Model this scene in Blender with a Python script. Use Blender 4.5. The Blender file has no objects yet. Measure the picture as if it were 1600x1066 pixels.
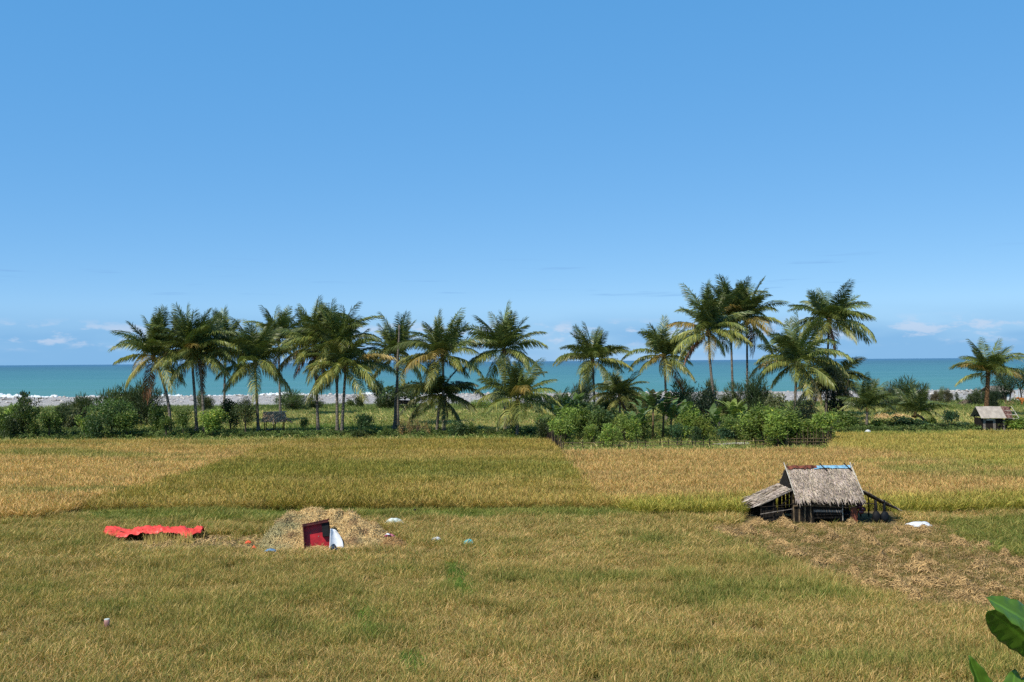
import bpy, math, random
import numpy as np
from mathutils import Vector, Matrix, Euler

R = math.radians
rng = np.random.default_rng(7)
random.seed(7)
SC = bpy.context.scene
COL = SC.collection

# ------------------------------------------------------------------ camera
H = 8.5                                   # eye height above the paddies (m)
F = 1555.0                                # focal length in photo pixels (1600 wide)
PITCH, ROLL = math.atan(31.9 / F), 0.00759
fw = Vector((0, math.cos(PITCH), math.sin(PITCH)))
r0, u0 = Vector((1, 0, 0)), Vector((0, -math.sin(PITCH), math.cos(PITCH)))
rt = r0 * math.cos(ROLL) - u0 * math.sin(ROLL)
up = r0 * math.sin(ROLL) + u0 * math.cos(ROLL)
EYE = Vector((0, 0, H))
cam = bpy.data.cameras.new('camera')
cam.sensor_width = 36.0
cam.lens = F / 1600 * 36.0
cam.clip_start, cam.clip_end = 0.1, 200000
camo = bpy.data.objects.new('camera', cam)
COL.objects.link(camo)
camo.matrix_world = Matrix(((rt.x, up.x, -fw.x, 0), (rt.y, up.y, -fw.y, 0), (rt.z, up.z, -fw.z, H), (0, 0, 0, 1)))
SC.camera = camo

# ------------------------------------------------------------------ world, sun, exposure
SUN = Vector((-0.50, -0.58, 0.90)).normalized()     # direction towards the sun: high, behind the camera's left shoulder
W = bpy.data.worlds.new('World')
SC.world = W
W.use_nodes = True
nt = W.node_tree
nt.nodes.clear()


def wn(t, **k):
    n = nt.nodes.new(t)
    for a, b in k.items():
        setattr(n, a, b)
    return n


def wmath(op, a, b=None, c=None):
    n = wn('ShaderNodeMath', operation=op)
    for i, v in enumerate((a, b, c)):
        if v is None:
            continue
        if isinstance(v, (int, float)):
            n.inputs[i].default_value = v
        else:
            nt.links.new(v, n.inputs[i])
    return n.outputs[0]


sky = wn('ShaderNodeTexSky', sky_type='NISHITA', sun_disc=False)
sky.sun_elevation = math.asin(SUN.z)
sky.sun_rotation = math.atan2(SUN.x, SUN.y)
sky.altitude = 0
sky.air_density, sky.dust_density, sky.ozone_density = 0.6, 0.2, 6.0
tc = wn('ShaderNodeTexCoord')
sep = wn('ShaderNodeSeparateXYZ')
nt.links.new(tc.outputs['Generated'], sep.inputs[0])
az = wmath('ARCTAN2', sep.outputs[0], sep.outputs[1])
el = wmath('ARCSINE', sep.outputs[2])


def cloud_noise(kx, kz, scale, detail, off):
    cv = wn('ShaderNodeCombineXYZ')
    nt.links.new(wmath('MULTIPLY', az, kx), cv.inputs[0])
    nt.links.new(wmath('MULTIPLY', el, kz), cv.inputs[1])
    cv.inputs[2].default_value = off
    n = wn('ShaderNodeTexNoise')
    n.inputs['Scale'].default_value = scale
    n.inputs['Detail'].default_value = detail
    n.inputs['Roughness'].default_value = 0.6
    nt.links.new(cv.outputs[0], n.inputs['Vector'])
    return n.outputs[0]


def smooth(v, a, b, lo=0.0, hi=1.0):
    m = wn('ShaderNodeMapRange', interpolation_type='SMOOTHSTEP')
    m.inputs[1].default_value, m.inputs[2].default_value = a, b
    m.inputs[3].default_value, m.inputs[4].default_value = lo, hi
    nt.links.new(v, m.inputs[0])
    return m.outputs[0]


def cmix(f, a, b):
    m = wn('ShaderNodeMix', data_type='RGBA')
    nt.links.new(f, m.inputs[0])
    for s, v in ((m.inputs[6], a), (m.inputs[7], b)):
        if isinstance(v, tuple):
            s.default_value = v
        else:
            nt.links.new(v, s)
    return m.outputs[2]


# a bank of small cumulus low over the sea, and thin grey-blue streaks a little higher
puff = smooth(cloud_noise(9, 26, 3.0, 7, 3.7), 0.48, 0.62)
puff = wmath('MULTIPLY', puff, wmath('MULTIPLY', smooth(el, 0.010, 0.022), smooth(el, 0.032, 0.044, 1, 0)))
haze_low = smooth(el, 0.02, 0.06, 1, 0)
bank = wmath('MULTIPLY', haze_low, smooth(cloud_noise(3, 14, 1.6, 3, 9.1), 0.35, 0.6, 0.6, 1.0))
streak = smooth(cloud_noise(3.2, 60, 2.2, 4, 6.2), 0.58, 0.74)
streak = wmath('MULTIPLY', streak, wmath('MULTIPLY', smooth(el, 0.055, 0.07), smooth(el, 0.085, 0.11, 1, 0)))
SKY_S = 0.10
k = 1 / SKY_S
# the humid tropical air scatters more blue than the clear-air model: a clear gain plus an even blue veil that thins to the zenith
gain = cmix_mode = wn('ShaderNodeMix', data_type='RGBA', blend_type='MULTIPLY')
gain.inputs[0].default_value = 1.0
nt.links.new(sky.outputs[0], gain.inputs[6])
gain.inputs[7].default_value = (0.98, 0.76, 0.48, 1)
veil = cmix(smooth(el, 0.25, 1.5), (0.036 * k, 0.250 * k, 0.600 * k, 1), (0.010 * k, 0.075 * k, 0.22 * k, 1))
add = wn('ShaderNodeMix', data_type='RGBA', blend_type='ADD')
add.inputs[0].default_value = 1.0
nt.links.new(gain.outputs[2], add.inputs[6])
nt.links.new(veil, add.inputs[7])
clear = add.outputs[2]
c1 = cmix(wmath('MULTIPLY', bank, 0.9), clear, (0.210 * k, 0.462 * k, 0.780 * k, 1))
c2 = cmix(wmath('MULTIPLY', streak, 0.6), c1, (0.20 * k, 0.42 * k, 0.78 * k, 1))
c3 = cmix(wmath('MULTIPLY', puff, 0.62), c2, (0.60 * k, 0.70 * k, 0.87 * k, 1))
bg = wn('ShaderNodeBackground')
bg.inputs['Strength'].default_value = SKY_S
nt.links.new(c3, bg.inputs['Color'])
wo = wn('ShaderNodeOutputWorld')
nt.links.new(bg.outputs[0], wo.inputs[0])

sl = bpy.data.lights.new('sun', 'SUN')
sl.energy, sl.angle, sl.color = 4.5, R(0.5), (1.0, 0.94, 0.83)
so = bpy.data.objects.new('sun', sl)
COL.objects.link(so)
so.rotation_euler = SUN.to_track_quat('Z', 'Y').to_euler()
vs = SC.view_settings
vs.view_transform, vs.look, vs.exposure, vs.gamma = 'Standard', 'None', 0.0, 1.0
vs.use_curve_mapping = False
SC.cycles.use_denoising = False
SC.cycles.max_bounces = 6
SC.cycles.diffuse_bounces = 3
SC.cycles.glossy_bounces = 2
SC.cycles.transmission_bounces = 3


# ------------------------------------------------------------------ geometry of the view -> places in the world
def ray(px, py):
    return fw + rt * ((px - 800) / F) + up * ((533 - py) / F)


def at(px, py, z=0.0):
    d = ray(px, py)
    return EYE + d * ((z - H) / d.z)


def atY(px, py, Y):
    d = ray(px, py)
    return EYE + d * (Y / d.y)


def mpp(Y):                                   # metres per photo pixel at depth Y
    return Y / F


# ------------------------------------------------------------------ materials
def srgb(r, g, b):
    f = lambda c: (c / 255 / 12.92) if c / 255 <= 0.04045 else ((c / 255 + 0.055) / 1.055) ** 2.4
    return (f(r), f(g), f(b))


class NT:
    def __init__(s, name):
        s.m = bpy.data.materials.new(name)
        s.m.use_nodes = True
        s.t = s.m.node_tree
        s.b = s.t.nodes['Principled BSDF']
        s.out = s.t.nodes['Material Output']

    def n(s, t, **k):
        x = s.t.nodes.new(t)
        for a, b in k.items():
            setattr(x, a, b)
        return x

    def l(s, a, b):
        s.t.links.new(a, b)

    def put(s, sock, v):
        if hasattr(v, 'is_output') or isinstance(v, bpy.types.NodeSocket):
            s.l(v, sock)
        elif isinstance(v, tuple) and len(v) == 3 and sock.type == 'RGBA':
            sock.default_value = (*v, 1)
        else:
            sock.default_value = v

    def math(s, op, a, b=0.0):
        x = s.n('ShaderNodeMath', operation=op)
        s.put(x.inputs[0], a)
        s.put(x.inputs[1], b)
        return x.outputs[0]

    def mix(s, f, a, b, mode='MIX'):
        x = s.n('ShaderNodeMix', data_type='RGBA', blend_type=mode)
        s.put(x.inputs[0], f)
        s.put(x.inputs[6], a)
        s.put(x.inputs[7], b)
        return x.outputs[2]

    def noise(s, scale, detail=3, vec=None, rough=0.55):
        x = s.n('ShaderNodeTexNoise')
        x.inputs['Scale'].default_value = scale
        x.inputs['Detail'].default_value = detail
        x.inputs['Roughness'].default_value = rough
        if vec is not None:
            s.l(vec, x.inputs['Vector'])
        return x.outputs[0]

    def ramp(s, f, a, b, lo=0.0, hi=1.0):
        x = s.n('ShaderNodeMapRange', interpolation_type='SMOOTHSTEP')
        x.inputs[1].default_value, x.inputs[2].default_value = a, b
        x.inputs[3].default_value, x.inputs[4].default_value = lo, hi
        s.put(x.inputs[0], f)
        return x.outputs[0]

    def obj(s, scale=(1, 1, 1)):
        c = s.n('ShaderNodeTexCoord')
        mp = s.n('ShaderNodeMapping')
        mp.inputs['Scale'].default_value = scale
        s.l(c.outputs['Object'], mp.inputs[0])
        return mp.outputs[0]

    def bump(s, h, strength=0.4, dist=0.02):
        x = s.n('ShaderNodeBump')
        x.inputs['Strength'].default_value = strength
        x.inputs['Distance'].default_value = dist
        s.l(h, x.inputs['Height'])
        s.l(x.outputs[0], s.b.inputs['Normal'])


def tone_attr(q, kind='GEOMETRY', name='tone'):
    a = q.n('ShaderNodeAttribute', attribute_type=kind, attribute_name=name)
    return a.outputs['Color']


def leaf_material(name, rough=0.5, spec=0.35, trans=0.25, use_object_colour=True):
    q = NT(name)
    t = tone_attr(q)
    if use_object_colour:
        oi = q.n('ShaderNodeObjectInfo')
        c = q.mix(1.0, oi.outputs['Color'], t, 'MULTIPLY')
    else:
        c = q.mix(1.0, tone_attr(q, 'INSTANCER', 'tint'), t, 'MULTIPLY')
    q.put(q.b.inputs['Base Color'], c)
    q.b.inputs['Roughness'].default_value = rough
    q.b.inputs['Specular IOR Level'].default_value = spec
    if trans:
        tr = q.n('ShaderNodeBsdfTranslucent')
        q.l(q.mix(1.0, c, (1.0, 1.1, 0.5), 'MULTIPLY'), tr.inputs[0])
        ms = q.n('ShaderNodeMixShader')
        ms.inputs[0].default_value = trans
        q.l(q.b.outputs[0], ms.inputs[1])
        q.l(tr.outputs[0], ms.inputs[2])
        q.l(ms.outputs[0], q.out.inputs[0])
    return q.m


def plain(name, col, rough=0.7, var=0.25, scale=4.0, spec=0.3, bump=0.2, metal=0.0, stretch=(1, 1, 1), col2=None):
    q = NT(name)
    v = q.obj(stretch)
    n = q.noise(scale, 5, v)
    dark = tuple(c * (1 - var) for c in col)
    light = tuple(min(1, c * (1 + var)) for c in col) if col2 is None else col2
    q.put(q.b.inputs['Base Color'], q.mix(q.ramp(n, 0.35, 0.65), dark, light))
    q.b.inputs['Roughness'].default_value = rough
    q.b.inputs['Specular IOR Level'].default_value = spec
    q.b.inputs['Metallic'].default_value = metal
    if bump:
        q.bump(q.noise(scale * 4, 4, v), bump, 0.02)
    return q.m


def toned(name, col, rough=0.85, spec=0.15):
    """colour x the mesh's own per-strip variation"""
    q = NT(name)
    q.put(q.b.inputs['Base Color'], q.mix(1.0, col, tone_attr(q), 'MULTIPLY'))
    q.b.inputs['Roughness'].default_value = rough
    q.b.inputs['Specular IOR Level'].default_value = spec
    return q.m


M = {}
M['blade'] = leaf_material('rice_blade', 0.6, 0.2, 0.25, False)
M['frond'] = leaf_material('palm_frond', 0.42, 0.5, 0.14)
M['leaf'] = leaf_material('shrub_leaf', 0.5, 0.35, 0.30)
M['banana'] = leaf_material('banana_leaf', 0.38, 0.5, 0.3)
M['bark'] = plain('palm_bark', (0.17, 0.145, 0.115), 0.9, 0.4, 1.0, 0.1, 0.5, stretch=(2, 2, 9))
M['bark_dark'] = plain('shrub_bark', (0.09, 0.07, 0.05), 0.9, 0.4, 5, 0.1, 0.4)
M['bark_dead'] = plain('weathered_trunk', (0.27, 0.24, 0.2), 0.9, 0.35, 1.0, 0.1, 0.5, stretch=(2, 2, 8))
M['fibre'] = plain('crown_fibre', (0.12, 0.07, 0.035), 0.9, 0.5, 6, 0.1, 0.4)
M['coconut'] = plain('coconut_husk', (0.16, 0.12, 0.03), 0.5, 0.3, 4, 0.4, 0.1)
M['stem'] = plain('banana_stem', (0.16, 0.15, 0.05), 0.6, 0.4, 4, 0.3, 0.2, stretch=(1, 1, 0.3), col2=(0.13, 0.07, 0.035))
M['thatch'] = toned('thatch_strips', (0.44, 0.365, 0.295))
M['thatch_old'] = toned('old_thatch_strips', (0.50, 0.37, 0.25))
M['straw'] = toned('dry_straw', (0.70, 0.49, 0.215), 0.7, 0.25)
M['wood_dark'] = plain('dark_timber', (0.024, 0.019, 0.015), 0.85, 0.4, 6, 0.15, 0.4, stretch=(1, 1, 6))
M['wood_grey'] = plain('grey_timber', (0.22, 0.19, 0.16), 0.85, 0.35, 6, 0.15, 0.4)
M['bamboo'] = plain('pale_bamboo', (0.48, 0.44, 0.36), 0.6, 0.25, 6, 0.3, 0.15)
M['bamboo_brown'] = plain('brown_bamboo', (0.17, 0.12, 0.07), 0.75, 0.35, 5, 0.2, 0.3)
M['sheet_red'] = plain('rust_red_sheet', (0.15, 0.045, 0.025), 0.6, 0.6, 5, 0.3, 0.2)
M['sheet_blue'] = plain('light_blue_sheet', (0.20, 0.40, 0.55), 0.5, 0.3, 6, 0.4, 0.1)
M['red_paint'] = plain('red_paint', (0.42, 0.014, 0.02), 0.45, 0.25, 3, 0.4, 0.1)
M['red_dark'] = plain('worn_dark_red', (0.07, 0.014, 0.012), 0.6, 0.5, 5, 0.3, 0.2)  # darker red for the side panels, lid and rim
M['tarp'] = plain('red_tarpaulin', (0.82, 0.08, 0.062), 0.45, 0.12, 2, 0.4, 0.1)
M['white'] = plain('white_sacking', (0.75, 0.78, 0.82), 0.7, 0.08, 5, 0.2, 0.2)
M['pale_green'] = plain('pale_cloth', (0.50, 0.58, 0.46), 0.8, 0.3, 8, 0.2, 0.2, col2=(0.7, 0.75, 0.68))
M['navy'] = plain('navy_cloth', (0.02, 0.04, 0.07), 0.7, 0.3, 6, 0.2, 0.2)
M['teal'] = plain('teal_plastic', (0.10, 0.42, 0.45), 0.4, 0.2, 6, 0.4, 0.1)
M['orange'] = plain('orange_cloth', (0.75, 0.13, 0.05), 0.7, 0.15, 6, 0.2, 0.1)
M['blue'] = plain('blue_plastic', (0.12, 0.28, 0.48), 0.5, 0.2, 6, 0.4, 0.1)
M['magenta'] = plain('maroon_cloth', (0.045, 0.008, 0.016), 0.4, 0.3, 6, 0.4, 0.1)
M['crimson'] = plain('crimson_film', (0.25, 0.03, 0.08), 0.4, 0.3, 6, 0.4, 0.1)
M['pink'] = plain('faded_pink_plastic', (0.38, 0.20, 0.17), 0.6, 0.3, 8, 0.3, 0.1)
M['black'] = plain('black_with_shade', (0.006, 0.006, 0.007), 0.7, 0.3, 6, 0.3, 0.2)  # black lowered further to stand for shade on the hanging bundle
M['slate'] = plain('blue_grey_with_shade', (0.007, 0.010, 0.014), 0.7, 0.3, 6, 0.2, 0.2)  # blue grey taken near black, painting in shade on the hanging sack
M['cow'] = plain('cow_hide', (0.42, 0.16, 0.04), 0.8, 0.15, 3, 0.15, 0.1)
M['tin'] = plain('weathered_tin', (0.42, 0.37, 0.31), 0.6, 0.14, 2.2, 0.3, 0.1, stretch=(1, 0.35, 1))
M['tin_rust'] = plain('rusted_tin', (0.13, 0.035, 0.03), 0.75, 0.6, 5, 0.2, 0.2, col2=(0.26, 0.16, 0.13))
M['brush'] = toned('dry_brush', (0.22, 0.17, 0.13))
M['stone'] = plain('beach_stone', (0.50, 0.465, 0.42), 0.85, 0.35, 0.9, 0.2, 0.2)
M['driftwood'] = plain('driftwood', (0.16, 0.13, 0.10), 0.9, 0.4, 3, 0.1, 0.3)
M['leaf_glossy'] = None


# ------------------------------------------------------------------ mesh helpers
class MB:
    """collects vertices and faces of ONE mesh object"""

    def __init__(s):
        s.v, s.f, s.c, s.n = [], [], [], 0

    def add(s, V, Fc, tone=None):
        V = np.asarray(V, float).reshape(-1, 3)
        for f in Fc:
            s.f.append(tuple(int(i) + s.n for i in f))
        s.v.append(V)
        t = np.ones((len(V), 3)) if tone is None else np.broadcast_to(np.asarray(tone, float), (len(V), 3))
        s.c.append(t)
        s.n += len(V)

    def quads(s, Q, tone=None):               # Q (n,4,3), tone (n,3)
        Q = np.asarray(Q, float)
        n = len(Q)
        idx = np.arange(n * 4).reshape(n, 4)
        s.add(Q.reshape(-1, 3), idx, None if tone is None else np.repeat(tone, 4, axis=0))

    def box(s, c, size, rot=None, tone=None):
        x, y, z = [a / 2 for a in size]
        P = [Vector(p) for p in ((-x, -y, -z), (x, -y, -z), (x, y, -z), (-x, y, -z), (-x, -y, z), (x, -y, z), (x, y, z), (-x, y, z))]
        if rot is not None:
            P = [rot @ p for p in P]
        P = [(p + Vector(c))[:] for p in P]
        s.add(P, [(0, 3, 2, 1), (4, 5, 6, 7), (0, 1, 5, 4), (1, 2, 6, 5), (2, 3, 7, 6), (3, 0, 4, 7)], tone)

    def tube(s, pts, radii, sides=8, cap=True, tone=None):
        pts = [Vector(p) for p in pts]
        n = len(pts)
        if not hasattr(radii, '__len__'):
            radii = [radii] * n
        V = []
        T0 = (pts[1] - pts[0]).normalized()
        ref = Vector((0, 1, 0)) if abs(T0.y) < 0.9 else Vector((1, 0, 0))
        for i in range(n):
            T = (pts[min(i + 1, n - 1)] - pts[max(i - 1, 0)]).normalized()
            A = T.cross(ref).normalized()
            B = T.cross(A)
            for j in range(sides):
                a = 2 * math.pi * j / sides
                V.append((pts[i] + (A * math.cos(a) + B * math.sin(a)) * radii[i])[:])
        Fc = []
        for i in range(n - 1):
            for j in range(sides):
                k2 = (j + 1) % sides
                Fc.append((i * sides + j, i * sides + k2, (i + 1) * sides + k2, (i + 1) * sides + j))
        if cap:
            Fc.append(tuple(range(sides - 1, -1, -1)))
            Fc.append(tuple((n - 1) * sides + j for j in range(sides)))
        s.add(V, Fc, tone)

    def ball(s, c, r, nu=10, nv=7, jitter=0.0, tone=None, rs=None):
        c = Vector(c)
        r = Vector(r) if hasattr(r, '__len__') else Vector((r, r, r))
        V, Fc = [], []
        for i in range(nv + 1):
            th = math.pi * i / nv
            for j in range(nu):
                a = 2 * math.pi * j / nu
                q = 1 + (rs or random).uniform(-jitter, jitter) if jitter and 0 < i < nv else 1
                V.append((c.x + r.x * q * math.sin(th) * math.cos(a), c.y + r.y * q * math.sin(th) * math.sin(a), c.z + r.z * q * math.cos(th)))
        for i in range(nv):
            for j in range(nu):
                k2 = (j + 1) % nu
                if i == 0:
                    Fc.append((j, (i + 1) * nu + j, (i + 1) * nu + k2))
                elif i == nv - 1:
                    Fc.append((i * nu + j, (i + 1) * nu + j, i * nu + k2))
                else:
                    Fc.append((i * nu + j, (i + 1) * nu + j, (i + 1) * nu + k2, i * nu + k2))
        s.add(V, Fc, tone)

    def mesh(s, name, mat, smooth=False):
        me = bpy.data.meshes.new(name)
        V = np.concatenate(s.v)
        me.from_pydata(V.tolist(), [], s.f)
        a = me.attributes.new('tone', 'FLOAT_COLOR', 'POINT')
        C = np.ones((len(V), 4), np.float32)
        C[:, :3] = np.concatenate(s.c)
        a.data.foreach_set('color', C.ravel())
        me.materials.append(mat)
        if smooth:
            me.polygons.foreach_set('use_smooth', np.ones(len(me.polygons), bool))
        me.update()
        return me

    def build(s, name, mat, parent=None, smooth=False):
        return link(name, s.mesh(name, mat, smooth), parent)


def link(name, data, parent=None, loc=(0, 0, 0), rot=(0, 0, 0), scale=(1, 1, 1)):
    o = bpy.data.objects.new(name, data)
    COL.objects.link(o)
    o.parent = parent
    o.location, o.rotation_euler, o.scale = loc, rot, scale
    return o


def tag(o, label=None, cat=None, group=None, kind=None):
    if label:
        o['label'] = label
    if cat:
        o['category'] = cat
    if group:
        o['group'] = group
    if kind:
        o['kind'] = kind
    return o


def thing(name, label, cat, loc, rotz=0.0, group=None):
    o = link(name, None, None, loc, (0, 0, rotz))
    o.empty_display_size = 0.3
    return tag(o, label, cat, group)


def unit(v):
    return v / np.maximum(np.linalg.norm(v, axis=-1, keepdims=True), 1e-9)


def vnoise(x, y, seed):
    """smooth value noise in numpy"""
    g = np.random.default_rng(seed).random((64, 64))
    xi, yi = np.floor(x).astype(int), np.floor(y).astype(int)
    fx, fy = x - xi, y - yi
    fx, fy = fx * fx * (3 - 2 * fx), fy * fy * (3 - 2 * fy)
    G = lambda a, b: g[a % 64, b % 64]
    return (G(xi, yi) * (1 - fx) + G(xi + 1, yi) * fx) * (1 - fy) + (G(xi, yi + 1) * (1 - fx) + G(xi + 1, yi + 1) * fx) * fy


def fbm(x, y, seed, o=3):
    s, a = 0, 0
    for i in range(o):
        s = s + vnoise(x * 2 ** i, y * 2 ** i, seed + i) / 2 ** i
        a += 1 / 2 ** i
    return s / a


def inside(P, poly):
    x, y = P[:, 0], P[:, 1]
    r = np.zeros(len(P), bool)
    n = len(poly)
    for i in range(n):
        x1, y1 = poly[i][0], poly[i][1]
        x2, y2 = poly[(i + 1) % n][0], poly[(i + 1) % n][1]
        c = ((y1 > y) != (y2 > y)) & (x < (x2 - x1) * (y - y1) / (y2 - y1 + 1e-12) + x1)
        r ^= c
    return r


def zone(pix, z=0.0):
    return [tuple(at(px, py, z)[:2]) for px, py in pix]


# ================================================================== SETTING
# ---- ground: one sheet from behind the camera to the back of the beach
q = NT('paddy_soil')
v = q.obj()
n1, n2 = q.noise(0.05, 4, v), q.noise(1.3, 5, v)
yy = q.n('ShaderNodeSeparateXYZ')
q.l(v, yy.inputs[0])
near = q.mix(q.ramp(n2, 0.3, 0.7), (0.10, 0.085, 0.04), (0.22, 0.17, 0.08))
far = q.mix(q.ramp(n1, 0.4, 0.62), (0.11, 0.13, 0.04), (0.22, 0.19, 0.08))
far = q.mix(q.ramp(n2, 0.25, 0.75, 0, 0.5), far, (0.07, 0.075, 0.025))
q.put(q.b.inputs['Base Color'], q.mix(q.ramp(yy.outputs[1], 98, 108), near, far))
q.b.inputs['Roughness'].default_value = 0.95
q.b.inputs['Specular IOR Level'].default_value = 0.1
q.bump(n2, 0.6, 0.1)
gx = np.linspace(-420, 420, 61)
gy = np.concatenate([np.linspace(-60, 20, 5), np.linspace(26, 192, 60)])


def sheet(name, X, Y, Zf, mat):
    m = MB()
    XX, YY = np.meshgrid(X, Y)
    ZZ = Zf(XX, YY)
    V = np.stack([XX, YY, ZZ], -1).reshape(-1, 3)
    nx = len(X)
    Fc = [(j * nx + i, j * nx + i + 1, (j + 1) * nx + i + 1, (j + 1) * nx + i) for j in range(len(Y) - 1) for i in range(nx - 1)]
    m.add(V, Fc)
    o = m.build(name, mat, None, True)
    return tag(o, kind='structure')


sheet('ground', gx, gy, lambda x, y: np.where(y > 108, 0.18 * (fbm(x / 9, y / 9, 5) - 0.5), 0.0), q.m)

# ---- pebble beach
q = NT('pebble_beach')
v = q.obj()
vo = q.n('ShaderNodeTexVoronoi')
vo.inputs['Scale'].default_value = 2.2
q.l(v, vo.inputs['Vector'])
peb = q.ramp(vo.outputs['Distance'], 0.1, 0.75)
c = q.mix(q.ramp(q.noise(0.8, 4, v), 0.35, 0.65), (0.62, 0.575, 0.52), (0.42, 0.385, 0.345))
c = q.mix(q.ramp(q.noise(0.35, 5, v, 0.7), 0.56, 0.68), c, (0.14, 0.12, 0.10))
c = q.mix(q.math('MULTIPLY', peb, 0.5), c, (0.22, 0.21, 0.2))
ys = q.n('ShaderNodeSeparateXYZ')
q.l(v, ys.inputs[0])
gr = q.math('ADD', ys.outputs[1], q.math('MULTIPLY', q.noise(0.12, 5, v), 26.0))
c = q.mix(q.ramp(gr, 212, 200), c, (0.19, 0.19, 0.085))
q.put(q.b.inputs['Base Color'], c)
q.b.inputs['Roughness'].default_value = 0.85
q.bump(peb, 0.8, 0.2)


def beach_z(x, y):
    t = np.interp(y, [186, 192, 205, 238, 256, 282, 320], [-0.05, 0.05, 0.25, 0.85, 0.25, -1.2, -3.0])
    return t + 0.22 * (fbm(x / 6, y / 4, 21) - 0.5) + 0.25 * (fbm(x / 40, y / 20, 25) - 0.5)


sheet('pebble_beach', np.linspace(-420, 420, 240), np.linspace(186, 320, 40), beach_z, q.m)

# ---- sea
q = NT('sea_water')
ge = q.n('ShaderNodeNewGeometry')
sp = q.n('ShaderNodeSeparateXYZ')
q.l(ge.outputs['Position'], sp.inputs[0])
ly = q.math('LOGARITHM', sp.outputs[1], 10.0)
mpv = q.n('ShaderNodeMapping')
mpv.inputs['Scale'].default_value = (0.0022, 0.012, 1)
q.l(ge.outputs['Position'], mpv.inputs[0])
band = q.noise(1.0, 5, mpv.outputs[0])
lyn = q.math('ADD', ly, q.math('MULTIPLY', q.math('SUBTRACT', band, 0.5), 0.6))
c = q.mix(q.ramp(lyn, 2.43, 2.62), (0.085, 0.235, 0.175), (0.065, 0.222, 0.19))
c = q.mix(q.ramp(lyn, 2.62, 2.95), c, (0.046, 0.178, 0.180))
c = q.mix(q.ramp(lyn, 2.95, 3.5), c, (0.032, 0.115, 0.150))
c = q.mix(q.ramp(ly, 3.4, 4.1), c, (0.028, 0.105, 0.215))
# faint swell lines parallel to the shore
sw = q.n('ShaderNodeMapping')
sw.inputs['Scale'].default_value = (0.006, 0.09, 1)
q.l(ge.outputs['Position'], sw.inputs[0])
swell = q.noise(1.0, 4, sw.outputs[0])
c = q.mix(q.ramp(swell, 0.42, 0.7, 0, 0.5), c, (0.12, 0.27, 0.27))
q.put(q.b.inputs['Base Color'], c)
q.b.inputs['Roughness'].default_value = 0.35
q.b.inputs['Specular IOR Level'].default_value = 0.16
wv = q.n('ShaderNodeMapping')
wv.inputs['Scale'].default_value = (0.35, 0.9, 1)
q.l(ge.outputs['Position'], wv.inputs[0])
q.bump(q.noise(1.0, 4, wv.outputs[0]), 0.35, 0.6)
m = MB()
ysea = [250, 320, 500, 900, 2000, 6000, 20000, 90000]
V, Fc = [], []
for y in ysea:
    for sx in (-1, -0.3, 0.3, 1):
        V.append((sx * max(900, y * 1.5), y, -1.0))
for j in range(len(ysea) - 1):
    for i in range(3):
        Fc.append((j * 4 + i, j * 4 + i + 1, j * 4 + i + 5, j * 4 + i + 4))
m.add(V, Fc)
tag(m.build('sea', q.m), kind='structure')

# ---- surf: broken white water rolling onto the stones, thicker towards the left of the bay
q = NT('surf_foam')
q.put(q.b.inputs['Base Color'], q.mix(q.ramp(q.noise(0.8, 5, q.obj()), 0.35, 0.6), (0.62, 0.72, 0.74), (0.85, 0.87, 0.88)))
q.b.inputs['Roughness'].default_value = 0.9
m = MB()
for row, (yc, hmax, sd) in enumerate(((262, 1.35, 61), (268, 2.0, 71), (277, 1.7, 81))):
    xs = np.linspace(-170, 45, 900)
    amp = np.clip(fbm(xs / 9, xs * 0 + row, sd, 3) * 2.3 - 0.75, 0, 1) * hmax * (0.6 + 0.4 * fbm(xs / 1.1, xs * 0, sd + 5, 2))
    amp *= np.clip((12 - xs) / 40, 0.0, 1)
    yo = yc + 5 * (fbm(xs / 30, xs * 0, sd + 9) - 0.5)
    prof = [(-2.2, -0.05), (-1.2, 0.45), (-0.4, 0.95), (0.3, 1.0), (1.2, 0.3), (2.2, -0.1)]
    V = np.stack([np.stack([xs + rng.normal(0, 0.1, len(xs)), yo + a + rng.normal(0, 0.15, len(xs)), -1.15 + 0.12 + amp * b * (0.8 + 0.4 * rng.random(len(xs))) - (amp < 0.03) * 0.6], 1) for a, b in prof], 1)
    npf = len(prof)
    Fc = [(i * npf + j, (i + 1) * npf + j, (i + 1) * npf + j + 1, i * npf + j + 1) for i in range(len(xs) - 1) for j in range(npf - 1) if amp[i] > 0.03]
    m.add(V.reshape(-1, 3), Fc)
tag(m.build('surf_foam', q.m, None, True), kind='stuff')

# ---- loose stones and driftwood on the beach
m = MB()
rs = random.Random(4)
for i in range(1500):
    x, y = rs.uniform(-150, 150), rs.triangular(200, 248, 232)
    r = rs.uniform(0.12, 0.38) * (1.5 if rs.random() < 0.1 else 1)
    z = float(beach_z(np.array([x]), np.array([y]))[0])
    m.ball((x, y, z + r * 0.25), (r, r * rs.uniform(0.6, 1.2), r * rs.uniform(0.5, 0.9)), 6, 4, 0.2, None, rs)
tag(m.build('beach_stones', M['stone']), kind='stuff')
m = MB()
for i in range(160):
    x, y = rs.uniform(-150, 150), rs.uniform(200, 236)
    z = float(beach_z(np.array([x]), np.array([y]))[0])
    a, L = rs.uniform(0, math.pi), rs.uniform(0.5, 2.4)
    m.tube([(x, y, z + 0.1), (x + L * math.cos(a), y + L * math.sin(a), z + rs.uniform(0.1, 0.45))], [rs.uniform(0.06, 0.16), 0.05], 5)
tag(m.build('driftwood', M['driftwood']), kind='stuff')


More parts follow.
